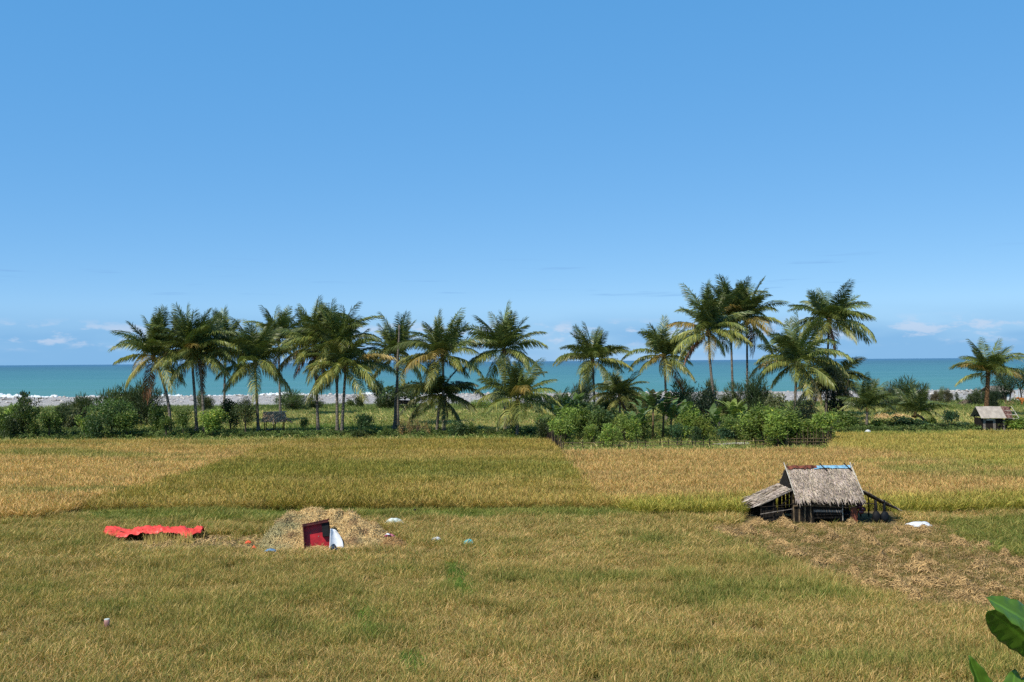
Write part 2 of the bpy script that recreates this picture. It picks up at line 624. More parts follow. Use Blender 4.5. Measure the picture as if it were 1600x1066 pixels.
# ================================================================== CROP AND GRASS (countless blades: stuff)
def clump_mesh(name, n, height, radius, splay, width, seed, ripe=0.5, panicle=False, droop=0.35):
    r = np.random.default_rng(seed)
    m = MB()
    ang = r.uniform(0, 2 * np.pi, n)
    rad = radius * np.sqrt(r.random(n))
    base = np.stack([rad * np.cos(ang), rad * np.sin(ang), np.zeros(n)], 1)
    a2 = ang + r.normal(0, 0.8, n)
    hgt = height * r.uniform(0.55, 1.1, n)
    tilt = splay * r.uniform(0.2, 1.2, n)
    out = np.stack([np.cos(a2), np.sin(a2), np.zeros(n)], 1)
    P1 = base + out * (hgt * 0.55 * np.sin(tilt))[:, None] + np.array([0, 0, 1.0]) * (hgt * 0.6 * np.cos(tilt))[:, None]
    t2 = tilt + droop * r.uniform(0.3, 2.4, n)
    P2 = P1 + out * (hgt * 0.5 * np.sin(t2))[:, None] + np.array([0, 0, 1.0]) * (hgt * 0.45 * np.cos(t2))[:, None]
    wa = r.uniform(0, np.pi, n)
    wv = np.stack([np.cos(wa), np.sin(wa), np.zeros(n)], 1)
    w = width * r.uniform(0.6, 1.3, n)[:, None]
    isr = r.random(n) < ripe
    tone = np.where(isr[:, None], np.array([1.22, 1.13, 1.0] if panicle else [1.30, 1.15, 0.95]), np.array([0.78, 0.92, 0.66] if panicle else [0.62, 0.86, 0.55])) * r.uniform(0.6, 1.35, (n, 1))
    if not panicle:
        tone = np.where(r.random((n, 1)) < 0.18, np.array([1.75, 1.62, 1.6]), tone)
    Q1 = np.stack([base - wv * w * 0.35, base + wv * w * 0.35, P1 + wv * w * 0.5, P1 - wv * w * 0.5], 1)
    tipw = 0.45 if panicle else 0.12
    Q2 = np.stack([P1 - wv * w * 0.5, P1 + wv * w * 0.5, P2 + wv * w * tipw, P2 - wv * w * tipw], 1)
    m.quads(Q1, tone * np.array([0.95, 1.0, 0.9]))
    m.quads(Q2, tone * (np.array([1.10, 1.04, 0.92]) if panicle else 1.0))
    return m.mesh(name, M['blade'])


def proto_collection(name, meshes):
    c = bpy.data.collections.new(name)           # kept out of the scene: only a source for the blades
    for i, me in enumerate(meshes):
        o = bpy.data.objects.new('%s_%02d' % (name, i), me)
        c.objects.link(o)
    return c


rice_c = proto_collection('rice_tuft', [clump_mesh('rice_tuft', 26, 0.78, 0.13, 0.24, 0.023, 100 + i, 0.6, True, 0.45) for i in range(6)])
stub_c = proto_collection('stubble_tuft', [clump_mesh('stubble_tuft', 16, 0.42, 0.12, 0.32, 0.0142, 200 + i, 0.5, False, 0.42) for i in range(8)])
gras_c = proto_collection('grass_tuft', [clump_mesh('grass_tuft', 16, 0.30, 0.16, 0.6, 0.022, 300 + i, 0.2, False, 0.6) for i in range(5)])


def scatter_tree(coll):
    g = bpy.data.node_groups.new('scatter_' + coll.name, 'GeometryNodeTree')
    g.interface.new_socket('Geometry', in_out='INPUT', socket_type='NodeSocketGeometry')
    g.interface.new_socket('Geometry', in_out='OUTPUT', socket_type='NodeSocketGeometry')
    gi, go = g.nodes.new('NodeGroupInput'), g.nodes.new('NodeGroupOutput')
    ci = g.nodes.new('GeometryNodeCollectionInfo')
    ci.inputs[0].default_value = coll
    ci.inputs['Separate Children'].default_value = True
    ci.inputs['Reset Children'].default_value = True
    ip = g.nodes.new('GeometryNodeInstanceOnPoints')
    ip.inputs['Pick Instance'].default_value = True

    def attr(nm, ty):
        a = g.nodes.new('GeometryNodeInputNamedAttribute')
        a.data_type = ty
        a.inputs[0].default_value = nm
        return a.outputs[0]
    g.links.new(gi.outputs[0], ip.inputs['Points'])
    g.links.new(ci.outputs[0], ip.inputs['Instance'])
    g.links.new(attr('variant', 'INT'), ip.inputs['Instance Index'])
    e2r = g.nodes.new('FunctionNodeEulerToRotation')
    g.links.new(attr('turn', 'FLOAT_VECTOR'), e2r.inputs[0])
    g.links.new(e2r.outputs[0], ip.inputs['Rotation'])
    g.links.new(attr('size', 'FLOAT_VECTOR'), ip.inputs['Scale'])
    g.links.new(ip.outputs[0], go.inputs[0])
    return g


def scatter(name, coll, P, tint, size, lean=0.12):
    n = len(P)
    me = bpy.data.meshes.new(name)
    me.vertices.add(n)
    me.vertices.foreach_set('co', np.asarray(P, np.float32).ravel())

    def put(nm, ty, key, arr):
        me.attributes.new(nm, ty, 'POINT').data.foreach_set(key, arr.ravel())
    put('variant', 'INT', 'value', rng.integers(0, len(coll.objects), n).astype(np.int32))
    put('turn', 'FLOAT_VECTOR', 'vector', np.stack([rng.normal(0, lean, n), rng.normal(0, lean, n), rng.uniform(0, 6.283, n)], 1).astype(np.float32))
    put('size', 'FLOAT_VECTOR', 'vector', np.asarray(size, np.float32))
    C = np.ones((n, 4), np.float32)
    C[:, :3] = tint
    put('tint', 'FLOAT_COLOR', 'color', C)
    o = link(name, me)
    o.modifiers.new('scatter', 'NODES').node_group = scatter_tree(coll)
    return tag(o, kind='stuff')


def jitter_grid(x0, x1, y0, y1, step):
    xs, ys = np.meshgrid(np.arange(x0, x1, step), np.arange(y0, y1, step))
    P = np.stack([xs.ravel(), ys.ravel()], 1)
    P += rng.uniform(-0.48, 0.48, P.shape) * step
    return P


def in_view(P, margin=4.0):
    return np.abs(P[:, 0]) < 0.53 * P[:, 1] + margin


# ---- parcels (corners found on the crop's top or on the ground, kept as places in the world)
Z = 0.7
B = zone([(128, 784), (300, 736), (430, 694), (470, 687), (858, 686), (885, 715), (925, 760), (962, 781)], Z)
B_front = [at(120, 803)[:2], at(1000, 799)[:2]]
A = zone([(-120, 689), (470, 687), (430, 694), (300, 736), (128, 784), (60, 797), (-140, 797)], Z)
C = zone([(879, 703), (1300, 701), (1300, 677), (1720, 672), (1720, 782), (1480, 786), (1330, 788), (1150, 791), (1000, 790), (962, 781), (925, 760), (885, 715)], Z)
BUND = zone([(120, 803), (1000, 799), (1010, 812), (640, 815), (200, 818), (130, 815)])
E = zone([(1465, 818), (1720, 800), (1720, 885), (1560, 870), (1500, 838)])
STRAWY = zone([(1100, 822), (1470, 820), (1560, 868), (1720, 885), (1720, 975), (1500, 958), (1330, 915), (1200, 875), (1110, 840)])
CLEAR = zone([(205, 850), (330, 838), (420, 838), (600, 832), (645, 850), (630, 864), (440, 868), (230, 862)])
HUT = zone([(1155, 823), (1412, 823), (1395, 799), (1165, 799)])
TARP = zone([(168, 850), (205, 858), (318, 856), (318, 833), (165, 838)])
WEEDS = [zone([(697, 885), (722, 886), (742, 935), (745, 955), (712, 930), (695, 905)]), zone([(552, 950), (572, 952), (592, 1000), (594, 1016), (565, 995), (550, 975)]), zone([(618, 1030), (655, 1025), (668, 1062), (640, 1062)])]

TAN = np.array([0.50, 0.36, 0.175])
GOLD = np.array([0.45, 0.35, 0.135])
OLIVE = np.array([0.30, 0.255, 0.060])
LIME = np.array([0.37, 0.345, 0.090])
GREEN = np.array([0.125, 0.165, 0.042])
STUB = np.array([0.50, 0.355, 0.155])
STUBG = np.array([0.34, 0.275, 0.085])


def lerp(a, b, t):
    t = np.clip(np.asarray(t), 0, 1)[..., None]
    return a * (1 - t) + b * t


# standing rice (parcels A, B, C)
P = jitter_grid(-64, 64, 50, 106, 0.215)
P = P[in_view(P)]
ia, ib, ic = inside(P, A), inside(P, B), inside(P, C)
ih = inside(P, HUT)
keep = (ia | ib | ic) & ~ih
P, ia, ib, ic = P[keep], ia[keep], ib[keep], ic[keep]
x, y = P[:, 0], P[:, 1]
n_l = fbm(x / 14 + 3, y / 4.5, 31)
n_s = fbm(x / 1.6, y / 1.6, 41)
n_m = fbm(x / 6, y / 2.2, 51)
ta = lerp(lerp(TAN * 1.12, GOLD, (y - 84) / 20 + (n_m - 0.5)), GREEN * 1.4, ((n_l - 0.58) * 5).clip(0, 0.55))
def band(v, c, w):
    return np.exp(-((v - c) / w) ** 2)


tb = lerp(GOLD * 0.95, GREEN * 1.35, 0.75 * band(y + 6 * (n_l - 0.5) + 0.03 * x, 73, 5.5) * (0.6 + 0.4 * np.clip(0.8 - x / 18, 0, 1)))
tb = lerp(tb, OLIVE, 0.55 * (n_m > 0.5) + 0.3 * (n_l - 0.4))
tc_ = lerp(TAN, LIME, (59.5 - y + 5 * (n_m - 0.5)) / 5.0)
tc_ = lerp(tc_, GOLD * np.array([0.95, 1.03, 0.9]), np.clip((x - 27 - (90 - y) * 0.35) / 4 + (n_m - 0.5) * 1.5, 0, 1) * (y > 62))
tc_ = lerp(tc_, GREEN * 1.7, ((n_l - 0.6) * 5).clip(0, 0.5) * (x > 26))
tint = np.where(ia[:, None], ta, np.where(ib[:, None], tb, tc_))
tint = tint * (0.78 + 0.44 * n_s)[:, None]
size = (0.82 + 0.36 * rng.random(len(P))) * (0.85 + 0.3 * n_m)
scatter('standing_rice', rice_c, np.column_stack([P, np.zeros(len(P))]), tint, np.column_stack([size * 1.15, size * 1.15, size]), 0.14)

# cut and regrowing stubble of the nearer paddies
P = jitter_grid(-36, 36, 21.5, 62, 0.125)
P = P[in_view(P, 2.5)]
P = P[~(inside(P, A) | inside(P, B) | inside(P, C) | inside(P, HUT))]
x, y = P[:, 0], P[:, 1]
n_l, n_m, n_s = fbm(x / 7 + 1, y / 3.5, 131), fbm(x / 2.2, y / 1.6, 141), fbm(x / 0.7, y / 0.7, 151)
PJ = P + rng.normal(0, 0.35, P.shape) + 0.8 * (np.column_stack([n_m, n_l]) - 0.5)   # ragged edges
bund, e_, st, cl, tp = inside(PJ, BUND), inside(PJ, E), inside(PJ, STRAWY), inside(P, CLEAR), inside(P, TARP)
wd = np.zeros(len(P), bool)
for wz in WEEDS:
    wd |= inside(P + rng.normal(0, 0.18, P.shape), wz) & (rng.random(len(P)) < 0.9)
tint = lerp(STUB, STUBG, 0.35 + 0.95 * (n_l - 0.5) - x / 110 + 1.0 * (n_m - 0.5))
tint = lerp(tint, GREEN * 1.5, ((n_l * 0.6 + n_m * 0.4 - 0.60) * 3).clip(0, 0.4))
tint[st] = lerp(STUB * np.array([0.74, 0.70, 0.78]), STUBG * 0.85, 0.6 * n_m[st])
tint[bund] = lerp(GREEN * 1.6, STUBG, 0.15 + n_m[bund] * 0.7)
tint[e_] = lerp(GREEN * 1.4, STUBG, 0.2 + n_m[e_] * 0.7)
tint[wd] = GREEN * np.array([1.15, 1.4, 1.0])
tint = tint * (0.72 + 0.56 * n_s)[:, None]
hz = (0.7 + 0.6 * rng.random(len(P))) * (0.36 + 0.95 * n_m)
hz = np.where(st, hz * 0.48, hz)
hz = np.where(e_ | wd, hz * 0.75, hz)
keep = ~(cl | tp) | (rng.random(len(P)) < 0.03)
keep &= ~(st & (rng.random(len(P)) < 0.3))
keep &= (0.7 * n_s + 0.3 * fbm(x / 0.35, y / 0.35, 161) > 0.34) | wd
wid = np.where(y > 42, 1.5, 1.0) * (0.9 + 0.3 * rng.random(len(P)))
scatter('stubble', stub_c, np.column_stack([P, np.zeros(len(P))])[keep], tint[keep], np.column_stack([wid, wid, hz])[keep], 0.16)

# rough grass between the paddies, the palms and the beach
P = jitter_grid(-125, 125, 84, 205, 0.62)
P = P[in_view(P, 10)]
P = P[~(inside(P, A) | inside(P, B) | inside(P, C))]
P = P[P[:, 1] + 9 * fbm(P[:, 0] / 12, P[:, 1] / 6, 251) + rng.normal(0, 3, len(P)) < 198]
P = P[(P[:, 1] > 100) | ((P[:, 0] > 3) & (P[:, 1] > 85) & (P[:, 0] < 33)) | (P[:, 1] > 98)]
x, y = P[:, 0], P[:, 1]
n_l, n_m = fbm(x / 25, y / 12, 231), fbm(x / 4, y / 4, 241)
tint = lerp(np.array([0.27, 0.27, 0.09]), np.array([0.55, 0.44, 0.2]), (n_l - 0.35) * 2.2 + 0.35 * ((y > 120) & (y < 172)))
tint = lerp(tint, GREEN * np.array([0.9, 1.2, 0.9]), 0.8 * band(y, 128, 8) * band(x, -22, 12))
tint = lerp(tint, np.array([0.20, 0.225, 0.085]), ((y - 168) / 10).clip(0, 0.8))
tint = tint * (0.75 + 0.5 * n_m)[:, None]
s = 0.9 + 0.9 * rng.random(len(P)) + 0.5 * n_m
zz = np.where(y > 186, beach_z(x, y), 0.0)
scatter('rough_grass', gras_c, np.column_stack([P, zz]), tint, np.column_stack([s * 1.9, s * 1.9, s]), 0.15)


# ================================================================== PALMS
def frond_mesh(name, L, e0, bend, nleaf, leaf_len, hang, seed, dead=False):
    r = np.random.default_rng(seed)
    m = MB()
    ns = 12
    pts, tan = [np.zeros(3)], []
    for i in range(ns):
        t = (i + 0.5) / ns
        e = e0 - bend * t ** 1.35
        d = np.array([math.cos(e), 0.03 * math.sin(seed + 3 * t), math.sin(e)])
        tan.append(d)
        pts.append(pts[-1] + d * L / ns)
    pts = np.array(pts)
    tan.append(tan[-1])
    tan = np.array(tan)
    m.tube(pts[::2], np.linspace(0.055, 0.008, len(pts[::2])), 4, True, np.array([1.5, 1.3, 1.1]))
    for side in (-1, 1):
        t = np.linspace(0.13, 0.995, nleaf) + r.normal(0, 0.004, nleaf)
        if dead:
            t = t[r.random(nleaf) < 0.75]
        n = len(t)
        t = t.clip(0.1, 1)
        ti = t * ns
        i0 = np.minimum(ti.astype(int), ns - 1)
        f = (ti - i0)[:, None]
        base = pts[i0] * (1 - f) + pts[i0 + 1] * f
        T = unit(tan[i0] * (1 - f) + tan[np.minimum(i0 + 1, ns)] * f)
        S = np.tile(np.array([0.0, side, 0.0]), (n, 1))
        N = unit(np.cross(T, np.array([0.0, 1.0, 0.0])) * -1)
        N = np.where((N[:, 2:3] < 0) & (abs(e0) < 1.2), -N, N)
        a = (0.45 + 0.65 * t ** 2 + r.normal(0, 0.06, n))[:, None]
        vee = (0.30 * (1 - hang) + r.normal(0, 0.10, n))[:, None]
        D = unit(S * np.cos(a) + T * np.sin(a) + N * vee)
        ll = (leaf_len * (0.30 + 0.70 * np.sin(np.pi * np.clip(0.18 + 0.74 * t, 0, 1)) ** 0.8) * r.uniform(0.85, 1.1, n))[:, None]
        g = np.array([0, 0, -1.0])
        mid = base + unit(D + g * 0.25 * hang) * ll * 0.5
        tip = mid + unit(D * (1 - 0.45 * hang) + g * (0.25 + 0.9 * hang) + r.normal(0, 0.07, (n, 3))) * ll * 0.55
        Wd = unit(T + 0.35 * N + r.normal(0, 0.22, (n, 3)))
        w = (0.041 * (0.7 + 0.6 * np.sin(np.pi * t)))[:, None]
        tone = r.uniform(0.75, 1.25, (n, 1)) * np.ones((1, 3))
        yel = (r.random(n) < 0.12 + 0.2 * t)[:, None]
        tone = np.where(yel, tone * np.array([1.5, 1.22, 1.0]), tone)
        m.quads(np.stack([base - Wd * w * 0.6, base + Wd * w * 0.6, mid + Wd * w, mid - Wd * w], 1), tone)
        m.quads(np.stack([mid - Wd * w, mid + Wd * w, tip + Wd * w * 0.15, tip - Wd * w * 0.15], 1), tone * np.array([1.12, 1.05, 1.0]))
    return m.mesh(name, M['frond'])


CLS = {'spear': (1.44, 0.22, 0.05), 'upright': (1.26, 0.50, 0.15), 'arching': (0.90, 0.95, 0.35), 'spreading': (0.62, 1.15, 0.6),
       'low': (0.18, 1.05, 0.8), 'drooping': (-0.32, 0.85, 0.95), 'dead': (-0.95, 0.5, 1.0)}
FR = {c: [frond_mesh('frond', 5.2 * {'spear': 0.90, 'upright': 0.99, 'arching': 1.02, 'dead': 0.9}.get(c, 1.0) * (0.92 + 0.04 * j), a + 0.09 * (j - 2), b * (0.75 + 0.15 * j), 82, 1.15 if c in ('spear', 'upright') else 1.35, h, 11 * j + len(c), c == 'dead')
          for j in range(5)] for c, (a, b, h) in CLS.items()}
mb = MB()
mb.ball((0, 0, 0), (0.12, 0.12, 0.15), 8, 6)
COCONUT = mb.mesh('coconut', M['coconut'], True)
PALMG = 'coconut palms between the paddies and the beach'
FCOL = {'spear': (0.110, 0.150, 0.042), 'upright': (0.088, 0.128, 0.036), 'arching': (0.092, 0.132, 0.036), 'spreading': (0.125, 0.165, 0.042),
        'low': (0.185, 0.220, 0.060), 'drooping': (0.235, 0.250, 0.072), 'dead': (0.19, 0.09, 0.045)}


def palm(label, bx, by, cx, cy, s=1.0, dead=0, yellow=0.0, seed=0, counts=None, bow=0.0, trunk=True, girth=1.0, dark=1.0, bark='bark'):
    r = random.Random(seed * 31 + 5)
    b = at(bx, by)
    cpt = atY(cx, cy + (9 if trunk and s > 0.8 else 3) * 110 / b.y, b.y)
    root = thing('coconut_palm', label, 'palm tree', b, 0, PALMG)
    top = cpt - b
    if trunk:
        m = MB()
        pts, rad = [], []
        n = 30
        for i in range(n + 1):
            t = i / n
            off = bow * math.sin(math.pi * t)
            pts.append((top.x * t ** 1.15 + off, top.y * t + r.uniform(-.01, .01), top.z * t - (0.15 if i == 0 else 0)))
            rad.append(girth * (0.185 - 0.05 * t + 0.16 * math.exp(-t * 16)) * (1.045 if i % 2 else 0.97))
        m.tube(pts, rad, 9)
        m.build('trunk', M[bark], root, True)
        m = MB()
        m.ball(top + Vector((0, 0, -0.1)), (0.30 * s, 0.30 * s, 0.55 * s), 9, 7, 0.12, None, r)
        m.build('crown_fibre', M['fibre'], root, True)
    counts = counts or dict(spear=5, upright=6, arching=6, spreading=5, low=5, drooping=3)
    az0 = r.uniform(0, 6.28)
    k2 = 0
    for c in ('spear', 'upright', 'arching', 'spreading', 'low', 'drooping', 'dead'):
        num = counts.get(c, 0) if c != 'dead' else dead
        for i in range(num):
            a = az0 + k2 * 2.39996 + r.uniform(-0.25, 0.25)
            k2 += 1
            o = link('frond', FR[c][r.randrange(5)], root, top + Vector((0, 0, 0.1)), (r.uniform(-0.45, 0.45), r.uniform(-0.2, 0.2), a))
            q2 = s * r.uniform(0.86, 1.16)
            o.scale = (q2, q2 * r.uniform(0.9, 1.1), q2)
            col = Vector(FCOL[c]) * r.uniform(0.85, 1.45) * dark
            if c in ('spreading', 'low', 'drooping') and r.random() < 0.04 + 0.4 * yellow:
                col = Vector((0.32, 0.265, 0.085)) * r.uniform(0.7, 1.1)
            o.color = (*col, 1)
    if trunk and s > 0.75:
        for i in range(r.randrange(4, 8)):
            a = r.uniform(0, 6.28)
            link('coconut', COCONUT, root, top + Vector((0.34 * math.cos(a), 0.34 * math.sin(a), r.uniform(-0.55, -0.15))), (r.uniform(0, 1), 0, a))
    return root


LOWC = dict(spear=2, upright=4, arching=6, spreading=6, low=5, drooping=3)
YOUNG = dict(spear=2, upright=5, arching=6, spreading=4, low=1)
palm('coconut palm at the outer end of the row, its trunk leaning towards the row', 266, 684, 240, 549, 1.0, 1, 0.15, 1, bow=0.5)
palm('coconut palm, left one of the close pair beside the leaning end palm', 308, 684, 299, 541, 1.0, 1, 0.2, 2)
palm('coconut palm standing just right of its twin near the leaning end palm', 320, 684, 312, 547, 0.92, 1, 0.2, 3, LOWC)
palm('thinner coconut palm set back behind the leafy roadside trees, trunk hidden low down', 350, 664, 352, 535, 0.98, 0, 0.1, 4)
palm('shorter coconut palm standing beside the small thatched shelter, bright drooping fronds', 404, 682, 398, 560, 0.98, 0, 0.2, 5)
palm('tall coconut palm rising behind the small thatched shelter, reddish coconuts under its crown', 438, 652, 435, 526, 1.02, 1, 0.0, 6)
palm('coconut palm with brown dead fronds hanging beside its pale straight trunk', 497, 679, 492, 533, 1.02, 5, 0.1, 7)
palm('tall coconut palm, left of the two dark trunks that stand side by side', 527, 681, 526, 531, 1.02, 1, 0.0, 8)
palm('lower coconut palm, right of the two side by side dark trunks, long fronds drooping', 534, 682, 540, 566, 1.05, 0, 0.2, 9, dict(upright=3, arching=5, spreading=6, low=6, drooping=4))
palm('coconut palm whose thick dark crown stands behind the bare grey dead trunk', 622, 668, 620, 549, 1.0, 0, 0.05, 10)
palm('coconut palm with orange yellow low fronds rising above the dark squat palm', 694, 680, 692, 549, 1.02, 0, 0.45, 11)
palm('dark squat palm with wide hanging fronds under the orange fronded palm', 682, 679, 688, 612, 0.95, 0, 0.0, 12, dict(upright=3, arching=6, spreading=7, low=6, drooping=3), dark=0.6)
palm('coconut palm with compact upright crown, standing behind a short shaggy palm', 790, 677, 788, 541, 1.0, 0, 0.25, 13)
palm('short shaggy coconut palm at the corner of the stick fence, fronds nearly to the ground', 808, 684, 809, 617, 0.95, 0, 0.1, 14, dict(spear=2, upright=5, arching=6, spreading=6, low=5, drooping=4))
palm('coconut palm standing alone behind the garden with an even round crown', 930, 660, 926, 557, 1.0, 0, 0.2, 15)
palm('small dark palm half buried in the garden shrubs before the beach', 969, 664, 968, 617, 0.78, 1, 0.0, 16, LOWC, dark=0.65)
palm('coconut palm with slim grey trunk and lopsided crown behind the banana clump', 1042, 660, 1038, 552, 0.98, 1, 0.25, 17)
palm('tall coconut palm with a slightly bent trunk rising from the middle of the garden', 1124, 672, 1107, 511, 1.05, 1, 0.1, 18, bow=-0.3)
palm('tall coconut palm tucked behind the highest palm, only its upper crown clear', 1146, 652, 1141, 487, 1.1, 0, 0.05, 19)
palm('highest coconut palm of the grove, big yellow fronds hanging below its crown', 1168, 652, 1167, 495, 1.18, 1, 0.3, 20)
palm('broad low coconut palm with long yellowish fronds hanging over the cassava', 1241, 668, 1245, 560, 1.12, 0, 0.3, 21, dict(spear=3, upright=5, arching=6, spreading=7, low=7, drooping=5))
palm('tall coconut palm with spiky open crown beside the creeper covered trunks', 1291, 655, 1295, 496, 1.16, 1, 0.1, 22, dict(spear=2, upright=6, arching=6, spreading=7, low=5, drooping=4))
palm('dark palm smothered in creeper below the spiky open crown', 1304, 660, 1302, 590, 0.95, 2, 0.0, 23, dict(upright=2, arching=5, spreading=6, low=6, drooping=5), dark=0.5)
palm('bushy young coconut palm with thick short trunk at the field edge near the pale sack', 1354, 673, 1355, 636, 0.72, 0, 0.0, 24, YOUNG)
palm('young coconut palm with yellow midribs growing from a low hedge', 1432, 668, 1430, 644, 0.78, 0, 0.25, 25, YOUNG, True)
palm('thick stemmed coconut palm standing alone behind the tin roofed shed', 1541, 652, 1544, 577, 1.02, 0, 0.2, 26, dict(spear=1, upright=6, arching=7, spreading=7, low=4), girth=2.0, bark='fibre')
# seedling palms lost among the shrubs
palm('stiff young palm with fan of pale fronds beside the shaggy palm', 872, 668, 870, 650, 0.72, 0, 0.1, 27, YOUNG, trunk=False)

# the headless trunk
b = at(616, 676)
t = thing('dead_palm_trunk', 'bare grey headless palm trunk standing in front of a thick dark crown', 'dead tree', b)
m = MB()
tp_ = atY(624, 508, b.y) - b
m.tube([(tp_.x * (i / 20) ** 0.9 + 0.03 * math.sin(i * 0.8), tp_.y, tp_.z * i / 20 - (0.15 if i == 0 else 0)) for i in range(21)],
       [(0.18 - 0.07 * i / 20 + 0.20 * math.exp(-i / 1.6)) * (1.05 if i % 2 else 0.97) for i in range(21)], 9)
m.build('trunk', M['bark'], t, True)


# ================================================================== SHRUBS AND TREES
def crown_mesh(name, nleaf, leaf, nblob, seed, style='round', flat=1.0):
    """leaf-sized faces gathered in clumps, inside a unit box (x,y in +-0.5, z 0..1)"""
    r = np.random.default_rng(seed)
    m = MB()
    if style == 'tall':
        bc = np.stack([r.normal(0, 0.16, nblob), r.normal(0, 0.16, nblob), r.uniform(0.12, 0.92, nblob)], 1)
        br = r.uniform(0.12, 0.24, nblob) * (1.15 - 0.55 * bc[:, 2])
    elif style == 'umbrella':
        a = r.uniform(0, 6.28, nblob)
        d = 0.4 * np.sqrt(r.random(nblob))
        bc = np.stack([d * np.cos(a), d * np.sin(a), 0.72 - 0.9 * d ** 2 + r.normal(0, 0.07, nblob)], 1)
        br = r.uniform(0.10, 0.2, nblob)
    else:
        p = unit(r.normal(0, 1, (nblob, 3))) * (r.random((nblob, 1)) ** 0.45)
        bc = p * np.array([0.36, 0.36, 0.36]) + np.array([0, 0, 0.5])
        br = r.uniform(0.11, 0.21, nblob)
    k2 = r.integers(0, nblob, nleaf)
    dirs = unit(r.normal(0, 1, (nleaf, 3)) + np.array([0, 0, 0.25]))
    rad = br[k2] * (r.random(nleaf) ** 0.35)
    P = bc[k2] + dirs * rad[:, None]
    P[:, 2] = P[:, 2].clip(0.01, 1.05)
    if style == 'needle':
        ax = unit(dirs * 0.5 + np.array([0, 0, 0.55]) + r.normal(0, 0.35, (nleaf, 3)))
        ln, wd = leaf * r.uniform(1.6, 3.6, nleaf), leaf * r.uniform(0.16, 0.3, nleaf)
    elif style == 'feather':
        ax = unit(dirs * np.array([1, 1, 0.3]) + r.normal(0, 0.45, (nleaf, 3)) + np.array([0, 0, -0.1]))
        ln, wd = leaf * r.uniform(1.0, 2.0, nleaf), leaf * r.uniform(0.35, 0.6, nleaf)
    else:
        ax = unit(dirs + r.normal(0, 0.6, (nleaf, 3)))
        ln, wd = leaf * r.uniform(0.8, 1.5, nleaf), leaf * r.uniform(0.45, 0.8, nleaf)
    nrm = unit(r.normal(0, 0.6, (nleaf, 3)) + dirs * 0.6 + np.array([0, 0, 0.6]))
    sd = unit(np.cross(ax, nrm))
    A2, S2 = ax * ln[:, None], sd * wd[:, None] * 0.5
    Q = np.stack([P, P + A2 * 0.45 + S2, P + A2, P + A2 * 0.45 - S2], 1)
    lo_, hi_ = np.percentile(Q.reshape(-1, 3), 1.5, axis=0), np.percentile(Q.reshape(-1, 3), 98.5, axis=0)
    Q = (Q - lo_) / (hi_ - lo_) - np.array([0.5, 0.5, 0.0])
    bt = r.uniform(0.62, 1.4, nblob)[k2]
    tone = (bt * r.uniform(0.65, 1.35, nleaf))[:, None] * np.ones((1, 3))
    yel = (r.random(nleaf) < 0.07)[:, None]
    tone = np.where(yel, tone * np.array([1.9, 1.35, 1.0]), tone)
    m.quads(Q, tone)
    if style != 'umbrella':
        pass
    return m.mesh(name, M['leaf'])


CR = {
    'round': [crown_mesh('crown', 2600, 0.055, 22, 400 + i) for i in range(5)],
    'tall': [crown_mesh('crown', 2200, 0.05, 20, 420 + i, 'tall') for i in range(3)],
    'umbrella': [crown_mesh('crown', 1500, 0.06, 16, 440 + i, 'umbrella') for i in range(3)],
    'needle': [crown_mesh('crown', 3000, 0.055, 24, 460 + i, 'needle') for i in range(3)],
    'feather': [crown_mesh('crown', 2300, 0.06, 22, 480 + i, 'feather') for i in range(4)],
    'big': [crown_mesh('crown', 4200, 0.034, 40, 500 + i) for i in range(2)],
    'sparse': [crown_mesh('crown', 420, 0.06, 12, 520 + i, 'feather') for i in range(2)],
}
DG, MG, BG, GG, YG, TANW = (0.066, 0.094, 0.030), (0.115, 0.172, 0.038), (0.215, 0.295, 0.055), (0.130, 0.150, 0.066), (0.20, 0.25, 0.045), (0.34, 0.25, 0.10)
_sk = {}


def skeleton(h0, h1, wid, seed, stems=1):
    """trunk and limbs of a shrub, in metres, base at the origin"""
    r = random.Random(seed)
    m = MB()
    for sidx in range(stems):
        ox, oy = (r.uniform(-.15, .15) * wid, r.uniform(-.15, .15) * wid) if stems > 1 else (0, 0)
        rad = max(0.03, 0.022 * h1)
        k1 = Vector((ox + r.uniform(-.06, .06) * h1, oy + r.uniform(-.05, .05) * h1, max(h0, 0.25 * h1)))
        m.tube([(ox, oy, -0.08), (ox * 0.6 + k1.x * 0.4, k1.y * 0.5, k1.z * 0.5), k1], [rad * 1.4, rad, rad * 0.8], 6)
        for j in range(5):
            a = j * 1.256 + r.uniform(-.4, .4)
            e = k1 + Vector((math.cos(a) * wid * 0.3, math.sin(a) * wid * 0.3, (h1 - k1.z) * r.uniform(0.35, 0.75)))
            m.tube([k1 - Vector((0, 0, 0.05)), k1.lerp(e, 0.5) + Vector((0, 0, 0.06 * h1)), e], [rad * 0.7, rad * 0.45, rad * 0.15], 5)
    return m


def shrub(name, label, cat, group, style, px, by, wpx, toppx, colr, clear=0.0, seed=None, stems=1, z0=0.0):
    """px, by: foot; wpx: width; toppx: height of the top in the photo; clear: share of the height that is bare stem"""
    seed = int(px * 7 + by) if seed is None else seed
    r = random.Random(seed)
    b = at(px, by)
    k2 = mpp(b.y)
    w, h = wpx * k2, max(0.3, (by - toppx) * k2)
    root = thing(name, label, cat, b, r.uniform(-0.5, 0.5), group)
    lo = clear * h
    skeleton(lo, h, w, seed, stems).build('trunk', M['bark_dark'], root)
    o = link('crown', r.choice(CR[style]), root, (0, 0, lo * 0.9), (r.uniform(-.18, .18), r.uniform(-.18, .18), r.uniform(0, 6.28)), (w * 0.92, w * 0.92, (h - lo * 0.9) * 1.0))
    o.color = (*(Vector(colr) * r.uniform(0.88, 1.15) * (1.0 if colr in (DG, MG, BG, GG, YG, TANW) else 1.4)), 1)
    return root


